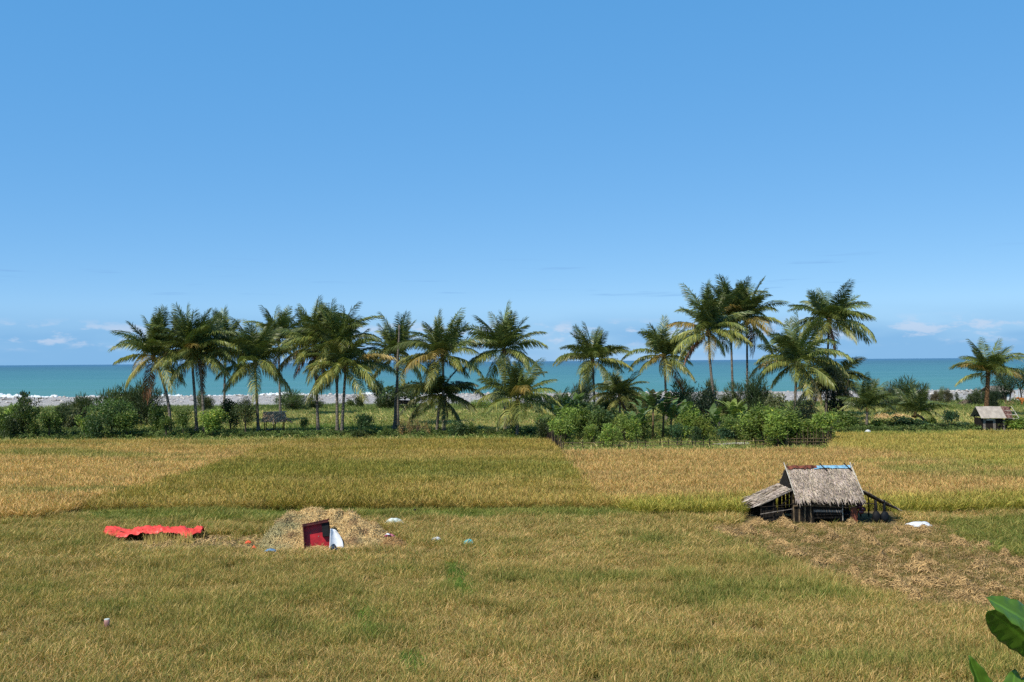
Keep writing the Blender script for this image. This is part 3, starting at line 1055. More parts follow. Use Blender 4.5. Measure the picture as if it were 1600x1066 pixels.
HEDGE = 'trees and bushes along the left edge of the paddies'
S = lambda *a, **k: shrub(*a, **k)
# --- left edge
S('bush', 'mid green bush at the very left end of the tree line', 'bush', HEDGE, 'round', 4, 688, 40, 640, MG)
S('bush', 'low very dark bush at the foot of the left end of the tree line', 'bush', HEDGE, 'round', 13, 689, 24, 655, DG)
S('bush', 'light green bush behind the dark bush at the left end', 'bush', HEDGE, 'round', 18, 676, 36, 631, BG)
S('small_tree', 'tall dark narrow tree sticking up against the pebble beach', 'tree', HEDGE, 'tall', 37, 687, 40, 615, DG, 0.1)
S('small_tree', 'bright leafy tree filling in beside the tall dark narrow tree', 'tree', HEDGE, 'tall', 54, 687, 30, 640, MG, 0.15)
S('small_tree', 'small round tree on a clear thin trunk, left of a narrow dark one', 'tree', HEDGE, 'round', 77, 688, 32, 643, MG, 0.42)
S('small_tree', 'narrow dark tree with bare forked stem next to the small round tree', 'tree', HEDGE, 'tall', 93, 687, 22, 632, DG, 0.3, stems=2)
S('bush', 'olive green bush behind the gap between the small trees', 'bush', HEDGE, 'round', 110, 672, 36, 640, GG)
S('shrub', 'wispy dark shrub seen against the pebbles beside the big dense bush', 'shrub', HEDGE, 'needle', 127, 664, 46, 621, DG, stems=3)
S('small_tree', 'little lollipop tree in front of the big dense bush', 'tree', HEDGE, 'round', 132, 688, 24, 650, BG, 0.4)
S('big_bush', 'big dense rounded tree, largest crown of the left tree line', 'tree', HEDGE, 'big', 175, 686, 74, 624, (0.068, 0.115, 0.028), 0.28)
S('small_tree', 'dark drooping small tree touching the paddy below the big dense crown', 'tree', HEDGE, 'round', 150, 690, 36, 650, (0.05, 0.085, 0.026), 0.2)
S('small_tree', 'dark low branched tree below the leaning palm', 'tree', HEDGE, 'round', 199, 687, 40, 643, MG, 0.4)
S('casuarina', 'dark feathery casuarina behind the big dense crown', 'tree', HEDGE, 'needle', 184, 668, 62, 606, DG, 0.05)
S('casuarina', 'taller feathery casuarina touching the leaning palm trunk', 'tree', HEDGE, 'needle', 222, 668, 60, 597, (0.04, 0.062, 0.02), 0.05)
S('shrub', 'thin shrub filling in under the leaning palm', 'shrub', HEDGE, 'round', 250, 680, 30, 634, MG, 0.1)
S('small_tree', 'small tree with bare legs between the leaning palm and the palm pair', 'tree', HEDGE, 'round', 286, 686, 28, 640, MG, 0.45)
S('small_tree', 'slim sapling close beside the leaning palm foot', 'tree', HEDGE, 'round', 258, 687, 22, 652, MG, 0.45, stems=2)
S('small_tree', 'bright round tree right of the palm pair', 'tree', HEDGE, 'round', 335, 686, 42, 640, BG, 0.35, stems=2)
S('shrub', 'grey green shrub far back between palm trunks at the beach edge', 'shrub', HEDGE, 'needle', 322, 642, 28, 612, GG, stems=2)
S('small_tree', 'dark tree behind the bright round tree', 'tree', HEDGE, 'round', 360, 680, 32, 626, DG, 0.3)
S('small_tree', 'dense dark tree on the left side of the small thatched shelter', 'tree', HEDGE, 'big', 384, 684, 38, 624, DG, 0.38)
# --- middle, in front of and behind the far meadow
MID = 'shrubs of the meadow behind the palms'
S('shrub', 'grey green thicket at the beach edge behind the thatched shelter', 'shrub', MID, 'needle', 455, 642, 50, 612, (0.07, 0.10, 0.035), stems=3)
S('shrub', 'low dark scrub right of the grey green thicket', 'shrub', MID, 'needle', 492, 640, 30, 622, DG, stems=2)
S('shrub', 'tiny clump of green at the beach edge between two palm trunks', 'shrub', MID, 'round', 547, 637, 14, 625, MG)
S('shrub', 'small dark shrub in front of the spindly beach tree', 'shrub', MID, 'round', 563, 638, 18, 618, DG)
S('small_tree', 'spindly dark beach tree on thin stems left of the dead trunk', 'tree', MID, 'round', 589, 638, 28, 597, (0.045, 0.07, 0.03), 0.45, stems=2)
S('shrub', 'spiky dark shrub beside the dead palm trunk', 'shrub', MID, 'needle', 607, 640, 42, 613, DG, stems=3)
S('small_tree', 'wide light green beach tree behind the dead palm trunk', 'tree', MID, 'umbrella', 632, 640, 62, 600, (0.075, 0.11, 0.04), 0.4, stems=2)
S('papaya_tree', 'very small papaya on a thin dark stem near the thatched shelter', 'tree', MID, 'umbrella', 477, 679, 15, 654, MG, 0.5)
S('papaya_tree', 'little umbrella shaped papaya tree right of the twin dark trunks', 'tree', MID, 'umbrella', 569, 684, 28, 648, (0.04, 0.075, 0.025), 0.45)
S('bush', 'flat dark bush at the foot of the umbrella shaped papaya', 'bush', MID, 'round', 561, 687, 26, 673, DG)
S('bush', 'small upright bush at the field edge left of the dead palm trunk', 'bush', MID, 'round', 602, 685, 14, 668, MG)
S('bush', 'leafy bush right of the dark squat palm', 'bush', MID, 'round', 714, 685, 28, 660, (0.05, 0.085, 0.03))
S('bush', 'smaller bush just beyond the leafy bush by the squat palm', 'bush', MID, 'round', 735, 684, 16, 661, MG)
S('bush', 'low dark bush at the foot of the compact palm', 'bush', MID, 'round', 770, 682, 26, 669, DG)
S('shrub', 'greyish shrub at the beach edge left of the shaggy palm', 'shrub', MID, 'needle', 778, 632, 22, 606, DG)
S('reeds', 'strip of tall bright reeds before the pebble beach', 'reeds', MID, 'needle', 748, 640, 44, 627, BG, stems=3)
for i, px in enumerate((628, 640, 653, 668, 643, 661)):
    S('dry_weed', 'tall dry tan weed at the field edge between the dead trunk and the squat palm', 'weed', 'dry tan weeds', 'sparse', px, 683 - (i > 3) * 3, 13, 654 + (i * 5) % 9, TANW, stems=2)
# --- garden
GARD = 'garden plants behind the stick fence'
CAS = 'feathery bright cassava bush crowded in the fenced garden'
for px, by, w, tp2, cl in ((858, 688, 48, 650, MG), (880, 697, 44, 655, BG), (890, 690, 40, 640, BG), (912, 688, 46, 637, BG), (936, 690, 40, 642, MG), (925, 697, 34, 665, BG),
                           (954, 702, 40, 664, BG), (983, 694, 42, 652, BG), (968, 690, 32, 648, YG), (1003, 690, 36, 655, MG), (1078, 690, 50, 640, BG), (1095, 692, 40, 652, YG),
                           (1172, 692, 56, 645, BG), (1195, 696, 60, 636, BG), (1150, 690, 36, 655, MG), (1222, 699, 62, 642, BG), (1212, 701, 44, 658, BG), (1246, 699, 50, 655, BG),
                           (1282, 697, 50, 648, BG), (1262, 699, 38, 664, YG), (1300, 680, 46, 646, BG), (1235, 690, 46, 640, MG), (1140, 685, 30, 650, MG)):
    wh = ('at the stick fence end of the garden', 'beside the banana clump', 'above the bamboo paling fence')[(px > 960) + (px > 1110)]
    S('cassava_bush', 'feathery bright cassava bush crowded ' + wh, 'bush', 'cassava bushes ' + wh, 'feather', px, by, w * 0.86, tp2, cl, 0.22, stems=3)
S('bush', 'broad green bush at the far end of the cassava, by the paddy edge', 'bush', GARD, 'round', 1322, 674, 44, 643, MG)
S('bush', 'low tangled bush at the inner corner of the stick fence', 'bush', GARD, 'round', 850, 692, 26, 655, DG)
S('small_tree', 'small dark sapling standing in front of the banana clump by the rail fence', 'tree', GARD, 'tall', 1058, 700, 24, 662, (0.04, 0.085, 0.03), 0.3)
S('small_tree', 'second small dark sapling by the rail fence, nearer the tall bent palm', 'tree', GARD, 'tall', 1087, 700, 22, 666, (0.04, 0.075, 0.025), 0.3)
S('bush', 'round blue green bush below the tall bent palm', 'bush', GARD, 'round', 1136, 690, 28, 670, (0.04, 0.09, 0.045))
S('casuarina', 'round dark casuarina against the sea left of the lone round palm', 'tree', GARD, 'needle', 905, 645, 34, 587, (0.035, 0.055, 0.03), 0.1)
S('shrub', 'dark leafy shrub beyond the small dark palm, before the sea', 'shrub', GARD, 'round', 992, 650, 42, 606, DG)
S('shrub', 'dark shrub on the far side of the small dark palm', 'shrub', GARD, 'round', 945, 655, 30, 612, (0.035, 0.06, 0.025))
S('shrub', 'light green spiky thicket behind the banana clump', 'shrub', GARD, 'needle', 1062, 655, 58, 598, (0.06, 0.085, 0.03), stems=3)
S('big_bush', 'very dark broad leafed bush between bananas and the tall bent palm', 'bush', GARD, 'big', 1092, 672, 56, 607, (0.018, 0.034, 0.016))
S('shrub', 'small olive casuarina by the beach left of the tall bent trunk', 'shrub', GARD, 'needle', 1107, 648, 34, 596, (0.065, 0.085, 0.03))
S('casuarina', 'dark casuarina between the bent palm and the highest palm trunk', 'tree', GARD, 'needle', 1150, 655, 44, 602, DG)
S('casuarina', 'dark casuarina just right of the highest palm trunk', 'tree', GARD, 'needle', 1188, 655, 46, 588, (0.034, 0.058, 0.022))
S('shrub', 'dull green scrub below the broad low palm', 'shrub', GARD, 'round', 1214, 660, 40, 618, GG)
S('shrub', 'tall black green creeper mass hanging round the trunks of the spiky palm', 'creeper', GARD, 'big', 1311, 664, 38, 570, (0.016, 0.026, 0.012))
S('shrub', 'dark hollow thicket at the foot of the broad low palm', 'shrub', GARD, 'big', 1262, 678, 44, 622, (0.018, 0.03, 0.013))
S('bush', 'spreading green bush above the cassava, behind the rail fence', 'bush', GARD, 'round', 945, 676, 56, 636, (0.045, 0.08, 0.028))
S('bush', 'green bush beneath the lone round palm', 'bush', GARD, 'round', 905, 672, 60, 628, (0.05, 0.09, 0.028))
S('bush', 'dense bush behind the bright cassava rows', 'bush', GARD, 'round', 1205, 676, 60, 640, MG)
# --- right
RT = 'bushes and trees near the tin roofed shed'
S('bush', 'low bush at the paddy edge left of the bushy young palm', 'bush', RT, 'round', 1334, 674, 24, 655, (0.045, 0.08, 0.03))
S('bush', 'low hedge clump between the two young palms', 'bush', RT, 'round', 1374, 673, 36, 657, MG)
S('bush', 'wide low hedge in front of the yellow ribbed young palm', 'bush', RT, 'round', 1412, 673, 52, 653, (0.04, 0.08, 0.035))
S('bush', 'small rounded bush beyond the wide low hedge', 'bush', RT, 'round', 1455, 668, 22, 653, BG)
S('bush', 'dark low bush at the paddy edge beside the leaning sapling', 'bush', RT, 'round', 1470, 674, 30, 662, DG)
S('small_tree', 'leaning sapling with flat crown left of the shed', 'tree', RT, 'umbrella', 1487, 673, 26, 642, (0.035, 0.075, 0.03), 0.5, stems=2)
S('bush', 'round dark bush between the leaning sapling and the shed', 'bush', RT, 'round', 1506, 674, 20, 660, (0.035, 0.07, 0.035))
S('bush', 'scrubby weeds at the corner of the shed', 'bush', RT, 'round', 1523, 675, 18, 664, MG)
S('bush', 'bright green bush in front of the rusty end of the shed', 'bush', RT, 'round', 1590, 677, 52, 652, BG)
S('shrub', 'dark grey green shrub at the beach behind the young palms', 'shrub', RT, 'needle', 1393, 640, 44, 602, (0.05, 0.066, 0.038), stems=3)
S('shrub', 'tall dark shrub behind the yellow ribbed young palm', 'shrub', RT, 'needle', 1424, 645, 54, 594, (0.045, 0.07, 0.03), stems=3)
S('shrub', 'brownish stub of screw pine at the beach, first of a short row', 'shrub', RT, 'needle', 1458, 631, 12, 611, (0.10, 0.085, 0.05))
S('shrub', 'tallest screw pine of the short row at the beach', 'shrub', RT, 'needle', 1468, 631, 13, 606, GG)
S('shrub', 'last screw pine of the short row, brown at its foot', 'shrub', RT, 'needle', 1484, 631, 14, 608, (0.08, 0.08, 0.045))
S('shrub', 'single dark post like shrub standing before the beach', 'shrub', RT, 'tall', 1497, 630, 7, 613, DG)
S('shrub', 'dark shrub left of the thick stemmed palm', 'shrub', RT, 'needle', 1526, 634, 26, 608, DG)
S('shrub', 'dark shrub hugging the foot of the thick stemmed palm', 'shrub', RT, 'needle', 1554, 640, 24, 610, (0.03, 0.05, 0.024))
S('small_tree', 'dark tree shading the far hut', 'tree', RT, 'big', 1572, 632, 38, 582, (0.034, 0.06, 0.028), 0.35, stems=2)
S('small_tree', 'dark tree cut by the edge of view above the brown cow', 'tree', RT, 'big', 1602, 630, 44, 574, (0.036, 0.062, 0.028), 0.35, stems=2)
S('shrub', 'pale dry scrub on the bank beside the cow', 'shrub', RT, 'sparse', 1578, 636, 16, 626, TANW)


# --- bananas
def banana_leaf_mesh(seed):
    r = np.random.default_rng(seed)
    m = MB()
    L, ns = 2.0, 9
    pts, e = [np.zeros(3)], 1.25
    for i in range(ns):
        e = 1.25 - 1.25 * ((i + 0.5) / ns) ** 1.5
        pts.append(pts[-1] + np.array([math.cos(e), 0, math.sin(e)]) * L / ns)
    pts = np.array(pts)
    m.tube(pts, np.linspace(0.035, 0.008, ns + 1), 4, True, np.array([1.5, 1.4, 1.2]))
    for side in (-1, 1):
        for i in range(1, ns):
            t0, t1 = i / ns, (i + 0.86 + 0.1 * r.random()) / ns
            w = lambda t: 0.33 * math.sin(math.pi * min(1, max(0.02, (t - 0.06) / 0.96)) ** 0.8)
            a, b2 = pts[i], pts[i] * 0.08 + pts[i + 1] * 0.92
            drop = r.uniform(-0.05, 0.22)
            o0 = np.array([0.02, side * w(t0) * 0.95, 0.05 - drop * w(t0)])
            o1 = np.array([0.05, side * w(t1) * 0.95, 0.05 - (drop + r.uniform(-.05, .12)) * w(t1)])
            m.add([a, b2, b2 + o1, a + o0], [(0, 1, 2, 3)], np.ones(3) * r.uniform(0.8, 1.25))
    return m.mesh('leaf', M['banana'])


BL = [banana_leaf_mesh(600 + i) for i in range(4)]


def banana(label, px, by, toppx, nleaf, colr, seed):
    r = random.Random(seed)
    b = at(px, by)
    h = (by - toppx) * mpp(b.y)
    root = thing('banana_plant', label, 'banana plant', b, 0, 'banana plants in the garden')
    m = MB()
    st = max(0.4, h - 2.2)
    m.tube([(0, 0, -0.05), (0.04, 0, st * 0.5), (0.08, 0.02, st)], [0.15, 0.12, 0.08], 8)
    m.build('stem', M['stem'], root, True)
    for i in range(nleaf):
        a = i * 2.4 + r.uniform(-.3, .3)
        o = link('leaf', BL[r.randrange(4)], root, (0.08, 0.02, st - 0.1), (r.uniform(-.3, .3), r.uniform(-0.2, 0.5) if i > 3 else r.uniform(-.3, -0.05), a))
        s2 = r.uniform(1.2, 1.65)
        o.scale = (s2, s2, s2)
        c2 = Vector(colr) * r.uniform(0.75, 1.25) if r.random() > 0.06 else Vector((0.2, 0.15, 0.07))
        o.color = (*c2, 1)


BC = (0.125, 0.195, 0.052)
banana('banana plant with one stiff dark upright leaf, tallest of the dense clump', 1020, 690, 606, 9, (0.07, 0.12, 0.035), 1)
banana('banana plant on the sea side of the dense clump, leaves fanned wide', 1006, 684, 618, 9, BC, 2)
banana('banana plant with shining leaves in the middle of the dense clump', 1036, 688, 616, 10, (0.13, 0.19, 0.06), 3)
banana('banana plant with dry brown sheaths at the foot of the dense clump', 1048, 688, 622, 9, BC, 4)
banana('banana plant on the left flank of the dense clump', 993, 690, 635, 8, BC, 5)
banana('banana plant behind the second sapling', 1066, 682, 628, 8, BC, 6)
banana('dark upright banana leaves beside the round dark casuarina', 885, 668, 612, 8, (0.08, 0.13, 0.04), 7)
banana('pale green banana plant behind the cassava near the fence corner', 874, 676, 630, 7, (0.17, 0.23, 0.06), 8)
banana('banana plant with upright leaves under the lone round palm', 897, 664, 614, 8, BC, 9)
banana('bright yellow green banana plant with long arching leaves below the tall bent palm', 1146, 684, 624, 9, (0.22, 0.28, 0.06), 10)
banana('smaller bright banana plant beside the long arching one', 1163, 680, 628, 8, (0.16, 0.23, 0.055), 11)
banana('banana plant half hidden behind the tall bent trunk', 1118, 678, 634, 7, BC, 12)

# --- weeds along the foot of the hedge (nobody could count them)
und = proto_collection('undergrowth_tuft', [crown_mesh('undergrowth_tuft', 130, 0.16, 7, 700 + i) for i in range(4)])
for o in und.objects:
    o.data.materials[0] = M['blade']
pts = []
for px in np.arange(-60, 1680, 0.9):
    if 846 < px < 1318:
        continue
    dens = 5 if px < 345 else 4 if px < 420 else 2
    for j in range(dens):
        by = (688 - px * 0.0085) + rng.normal(-1.2, 1.6) - abs(rng.normal(0, 5.0 if px < 345 else 1.0)) * (j > 1)
        if rng.random() < 0.75:
            pts.append(at(px + rng.uniform(-1, 1), by)[:])
for px in np.arange(850, 1318, 1.0):
    for j in range(2):
        pts.append(at(px, 682 + rng.uniform(-24, 6) - (px - 850) * 0.006)[:])
P = np.array(pts)
P = P[~(inside(P, A) | inside(P, B) | inside(P, C))]
sc = rng.uniform(0.35, 1.0, len(P))
tint = lerp(np.array([0.07, 0.105, 0.032]), np.array([0.16, 0.22, 0.06]), rng.random(len(P)))
scatter('undergrowth', und, P, tint, np.column_stack([sc * 1.1, sc * 1.1, sc * 0.85]), 0.1)


# ================================================================== HUTS
def strips_on(m, P00, P10, P11, P01, rows, cols, length, width, r, lift=0.05, wild=0.25, top=0.0):
    """thatch strips: P00-P10 ridge, P01-P11 eave; strips run down the slope"""
    P00, P10, P11, P01 = [np.array(p, float) for p in (P00, P10, P11, P01)]
    dn = unit((P01 - P00 + P11 - P10)[None])[0]
    al = unit((P10 - P00)[None])[0]
    nr = np.cross(al, dn)
    if nr[2] < 0:
        nr = -nr
    Q, T = [], []
    for i in range(rows):
        v0 = top + (1 - top) * i / rows
        for j in range(cols):
            u = (j + r.uniform(0, 1)) / cols
            v1 = min(0.99, max(0, v0 + r.uniform(-.5, .5) / rows))
            p = (P00 * (1 - u) + P10 * u) * (1 - v1) + (P01 * (1 - u) + P11 * u) * v1
            d = dn + al * r.gauss(0, wild)
            d = d / np.linalg.norm(d)
            L = length * r.uniform(0.6, 1.25) * (r.uniform(0.7, 1.6) if v1 > 0.88 else 1)
            w = width * r.uniform(0.6, 1.4)
            sd = np.cross(d, nr)
            tw = sd + nr * r.gauss(0, 0.5)
            tw = tw / np.linalg.norm(tw) * w * 0.5
            l1, l2 = lift * r.uniform(0.1, 0.8), lift * r.uniform(0.3, 1.6)
            a, b2, c2 = p + nr * 0.015, p + d * L * 0.55 + nr * l1, p + d * L + nr * l2 - np.array([0, 0, 0.06 * L if v1 > 0.9 else 0])
            t = r.uniform(0.5, 1.35) * (0.62 + 0.76 * float(vnoise(np.array([u * 7.0]), np.array([v1 * 4.0]), 33)[0]))
            tt = np.array([1.0, r.uniform(0.94, 1.02), r.uniform(0.86, 1.04)]) * t
            Q.append([a - tw, a + tw, b2 + tw, b2 - tw])
            Q.append([b2 - tw, b2 + tw, c2 + tw * 0.35, c2 - tw * 0.35])
            T += [tt, tt]
    m.quads(np.array(Q), np.array(T))


def slab(m, corners, th, tone=None):
    C4 = [Vector(c) for c in corners]
    nr = (C4[1] - C4[0]).cross(C4[3] - C4[0]).normalized()
    if nr.z < 0:
        nr = -nr
    low = [c - nr * th for c in C4]
    m.add([c[:] for c in C4 + low], [(0, 1, 2, 3), (7, 6, 5, 4), (0, 4, 5, 1), (1, 5, 6, 2), (2, 6, 7, 3), (3, 7, 4, 0)], tone)


def pole(parent, name, a, b2, rad, mat, sides=6, label=None):
    m = MB()
    a, b2 = Vector(a), Vector(b2)
    mid = a.lerp(b2, 0.5) + Vector((random.uniform(-.01, .01), random.uniform(-.01, .01), random.uniform(-.012, .012)))
    m.tube([a, mid, b2], [rad, rad * 0.95, rad * 0.85], sides)
    o = m.build(name, M[mat], parent)
    if label:
        o['label'] = label
    return o


# ---- the field hut
hb = at(1285, 817.5)
hx = lambda px: (px - 800) * hb.y / F - hb.x         # x in the hut's frame for something on its front plane
hut = thing('field_hut', 'thatched field hut with two lean-to wings standing in the rice', 'hut', hb, 0.0)
rr = random.Random(12)
xl, xr = hx(1233), hx(1337)                       # front wall
D = 2.6
RZ, EZ = 2.74, 1.18                               # ridge and eave heights
yr = D / 2
rl, rrx = xl + 0.10, xr + 0.10
yf, yb = -0.45, D + 0.45
roof = MB()
slab(roof, [(rl, yr, RZ), (rrx, yr, RZ), (rrx + 0.03, yf, EZ + 0.12), (rl, yf, EZ + 0.12)], 0.07, np.array([0.35, 0.33, 0.3]))
ro = roof.build('roof', M['thatch'], hut)
roofb = MB()
slab(roofb, [(rl, yr, RZ), (rrx, yr, RZ), (rrx, yb, EZ + 0.12), (rl, yb, EZ + 0.12)], 0.07, np.array([0.35, 0.33, 0.3]))
rob = roofb.build('roof', M['thatch'], hut)
th = MB()
strips_on(th, (rl, yr, RZ), (rrx, yr, RZ), (rrx + 0.03, yf, EZ + 0.14), (rl, yf, EZ + 0.14), 19, 125, 0.40, 0.036, rr, 0.07, 0.24, 0.03)
o = th.build('thatch', M['thatch'], ro)
tag(o, kind='stuff')
th = MB()
strips_on(th, (rl, yr, RZ), (rrx, yr, RZ), (rrx, yb, EZ + 0.14), (rl, yb, EZ + 0.14), 11, 60, 0.45, 0.06, rr, 0.06, 0.2, 0.03)
tag(th.build('thatch', M['thatch'], rob), kind='stuff')
# ridge sheets, each bent over the ridge
sd = Vector((0, yf - yr, EZ - RZ)).normalized()


def ridge_sheet(name, x0, x1, mat, w, wav, label):
    m = MB()
    xs = np.linspace(x0, x1, 13)
    V = []
    for x_ in xs:
        e = rr.uniform(-.05, .05)
        wz = 0.02 * math.sin(x_ * 40) * wav + rr.uniform(0, 0.03)
        V += [(x_, yr + w, RZ - w * 1.15 + 0.06 + wz), (x_, yr, RZ + 0.085 + wz), (x_, yr + sd.y * (w + e), RZ + 0.09 + sd.z * (w + e) + wz)]
    m.add(V, [(i * 3 + j, (i + 1) * 3 + j, (i + 1) * 3 + j + 1, i * 3 + j + 1) for i in range(12) for j in range(2)])
    o2 = m.build(name, M[mat], hut)
    md = o2.modifiers.new('thickness', 'SOLIDIFY')
    md.thickness = 0.012
    o2['label'] = label


ridge_sheet('ridge_sheet', rl + 0.06, rl + 1.62, 'sheet_red', 0.22, 1, 'rust red ridge sheet')
ridge_sheet('ridge_sheet', rl + 1.45, rrx - 0.05, 'sheet_blue', 0.20, 0.5, 'light blue plastic ridge sheet')
for x0 in (rl + 1.83, rl + 3.13):
    a = Vector((x0, yr + 0.12, RZ + 0.2))
    b2 = Vector((x0 + 0.28, yr + sd.y * 0.42, RZ + 0.13 + sd.z * 0.42))
    m = MB()
    dv = b2 - a
    m.box(a.lerp(b2, 0.5), (0.09, dv.length, 0.025), dv.to_track_quat('Y', 'Z').to_matrix(), None)
    m.build('ridge_batten', M['wood_dark'], hut)
# bargeboard poles crossing at both gable ends
for x0, s0 in ((rl - 0.03, 1), (rrx + 0.03, 1)):
    e1 = Vector((x0 + (0.06 if x0 > 0 else 0.06), yf + 0.15, EZ + 0.30))
    t1 = Vector((x0, yr, RZ + 0.06))
    pole(hut, 'gable_pole', e1, t1 + (t1 - e1).normalized() * 0.28, 0.032, 'bamboo')
    e2 = Vector((x0 + 0.04, yb - 0.15, EZ + 0.30))
    pole(hut, 'gable_pole', e2, t1 + (t1 - e2).normalized() * 0.25 + Vector((0.06, 0, 0)), 0.03, 'wood_grey')
    pole(hut, 'purlin', (x0 - 0.16, yr + (yf - yr) * 0.62, RZ + (EZ - RZ) * 0.62 - 0.02), (x0 + 0.16, yr + (yf - yr) * 0.62, RZ + (EZ - RZ) * 0.62 - 0.02), 0.02, 'bamboo')
# posts
for px_ in (xl + 0.06, xl + 1.15, xl + 2.55, xr - 0.06):
    for py_ in (0.0, D):
        pole(hut, 'post', (px_, py_, -0.1), (px_, py_, 1.72 if True else 0), 0.05, 'wood_dark')
pole(hut, 'wall_plate', (xl - 0.1, 0.0, 1.66), (xr + 0.1, 0.0, 1.66), 0.045, 'wood_dark')
pole(hut, 'wall_plate', (xl - 0.1, D, 1.66), (xr + 0.1, D, 1.66), 0.045, 'wood_dark')
# gable infill, dark palm leaf
for x0 in (xl + 0.03,):
    m = MB()
    m.add([(x0, 0.05, 1.6), (x0, D - 0.05, 1.6), (x0, yr, RZ - 0.16), (x0 + 0.03, 0.05, 1.6), (x0 + 0.03, D - 0.05, 1.6), (x0 + 0.03, yr, RZ - 0.16)],
          [(0, 2, 1), (3, 4, 5), (0, 1, 4, 3), (1, 2, 5, 4), (2, 0, 3, 5)])
    m.build('gable_panel', M['wood_dark'], hut)
# raised floor and low walls of split boards
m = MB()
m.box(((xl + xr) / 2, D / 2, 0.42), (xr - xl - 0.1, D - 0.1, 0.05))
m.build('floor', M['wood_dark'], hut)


def plank(x0, x1, y0, z0, w, mat='wood_dark', tilt=0.0, nm='plank'):
    m = MB()
    m.box(((x0 + x1) / 2, y0, z0), (x1 - x0, 0.025, w), Matrix.Rotation(tilt, 3, 'Y'))
    return m.build(nm, M[mat], hut)


for i in range(6):                               # front: loose horizontal boards, gaps between
    z0 = 0.30 + i * 0.165
    plank(xl + 1.12 + rr.uniform(-.06, .06), xl + 2.6 + rr.uniform(-.08, .08), -0.065 - 0.028 * (i % 2), z0, rr.uniform(0.08, 0.13), 'wood_dark' if i != 2 else 'wood_grey', rr.uniform(-.025, .025))
plank(xl - 0.05, xr + 0.1, -0.13, 1.00, 0.09, 'wood_dark', 0.012)
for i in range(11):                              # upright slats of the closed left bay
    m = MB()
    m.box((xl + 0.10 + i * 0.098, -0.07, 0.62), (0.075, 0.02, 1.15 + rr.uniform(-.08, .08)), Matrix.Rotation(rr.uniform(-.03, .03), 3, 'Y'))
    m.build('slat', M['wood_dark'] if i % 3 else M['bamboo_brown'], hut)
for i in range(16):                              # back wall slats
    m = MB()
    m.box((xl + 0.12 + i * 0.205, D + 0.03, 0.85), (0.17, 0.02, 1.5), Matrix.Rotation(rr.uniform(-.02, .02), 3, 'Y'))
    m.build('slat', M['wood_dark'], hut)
m = MB()
m.box((xr - 0.24, -0.075, 0.45), (0.36, 0.03, 0.80))
m.build('door_panel', M['sheet_red'], hut)['label'] = 'dark rust red sheet closing the end bay'
m = MB()
m.box((xr - 0.28, -0.07, 1.10), (0.55, 0.025, 0.34))
m.build('wall_panel', M['slate'], hut)
pole(hut, 'upright_pole', (xl + 2.62, -0.14, 0.15), (xl + 2.60, -0.12, 1.5), 0.02, 'bamboo')
for i in range(4):
    pole(hut, 'bamboo_rail', (xl + 0.05, -0.16, 0.95 - i * 0.015 + 0.0), (xr + 0.08, -0.15, 0.78 + i * 0.11), 0.017, 'bamboo_brown')
for i in range(12):                              # dark slats added to deepen the shade behind the open bay
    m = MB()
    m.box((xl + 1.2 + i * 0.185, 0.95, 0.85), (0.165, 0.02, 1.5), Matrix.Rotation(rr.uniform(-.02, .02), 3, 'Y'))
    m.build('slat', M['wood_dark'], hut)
# left lean-to
lx0, lx1 = xl + 0.05, hx(1183)
lz0, lz1 = 1.74, 0.95
m = MB()
slab(m, [(lx0, -0.05, lz0), (lx0, D, lz0), (lx1 - 0.12, D, lz1), (lx1, -0.05, lz1)], 0.05, np.array([0.4, 0.37, 0.33]))
lo = m.build('leanto_roof', M['thatch'], hut)
m = MB()
strips_on(m, (lx0, -0.05, lz0 + 0.01), (lx0, D, lz0 + 0.01), (lx1 - 0.12, D, lz1 + 0.01), (lx1, -0.05, lz1 + 0.01), 12, 55, 0.4, 0.06, rr, 0.05, 0.2)
tag(m.build('thatch', M['thatch'], lo), kind='stuff')
pole(hut, 'eave_pole', (lx0, -0.11, lz0 + 0.0), (lx1 - 0.08, -0.11, lz1 - 0.02), 0.03, 'wood_grey')
for x_, y_ in ((lx1 + 0.10, 0.0), (lx1 + 0.10, D), (lx1 + 0.75, 0.0), (lx1 + 1.1, D)):
    pole(hut, 'post', (x_, y_, -0.1), (x_, y_, 0.95 + (x_ - lx1) * 0.42), 0.045, 'wood_dark')
pole(hut, 'rail', (lx1 + 0.05, -0.06, 0.86), (xl + 0.02, -0.06, 0.98), 0.022, 'wood_dark')
pole(hut, 'rail', (lx1 + 0.02, -0.12, 0.50), (xl + 0.02, -0.14, 0.76), 0.02, 'wood_grey')
pole(hut, 'rail', (lx1 - 0.15, -0.10, 0.16), (xl + 0.05, -0.08, 0.20), 0.045, 'wood_dark')
pole(hut, 'rail', (lx1 + 0.02, D, 0.6), (xl + 0.02, D, 0.62), 0.03, 'wood_dark')
pole(hut, 'brace', (lx1 + 1.2, 0.1, 0.95), (xl + 0.05, 0.1, 1.35), 0.025, 'wood_dark')
for i in range(9):                               # low pen boards round the left bay
    m = MB()
    m.box((lx1 + 0.22 + i * 0.155, D - 0.05, 0.5), (0.15, 0.02, 0.95 + rr.uniform(-.15, .15)))
    m.build('slat', M['wood_dark'], hut)
for i in range(7):
    m = MB()
    m.box((lx1 + 0.20 + i * 0.17, 0.06, 0.42), (0.14, 0.02, 0.72 + rr.uniform(-.1, .1)))
    m.build('slat', M['wood_dark'], hut)
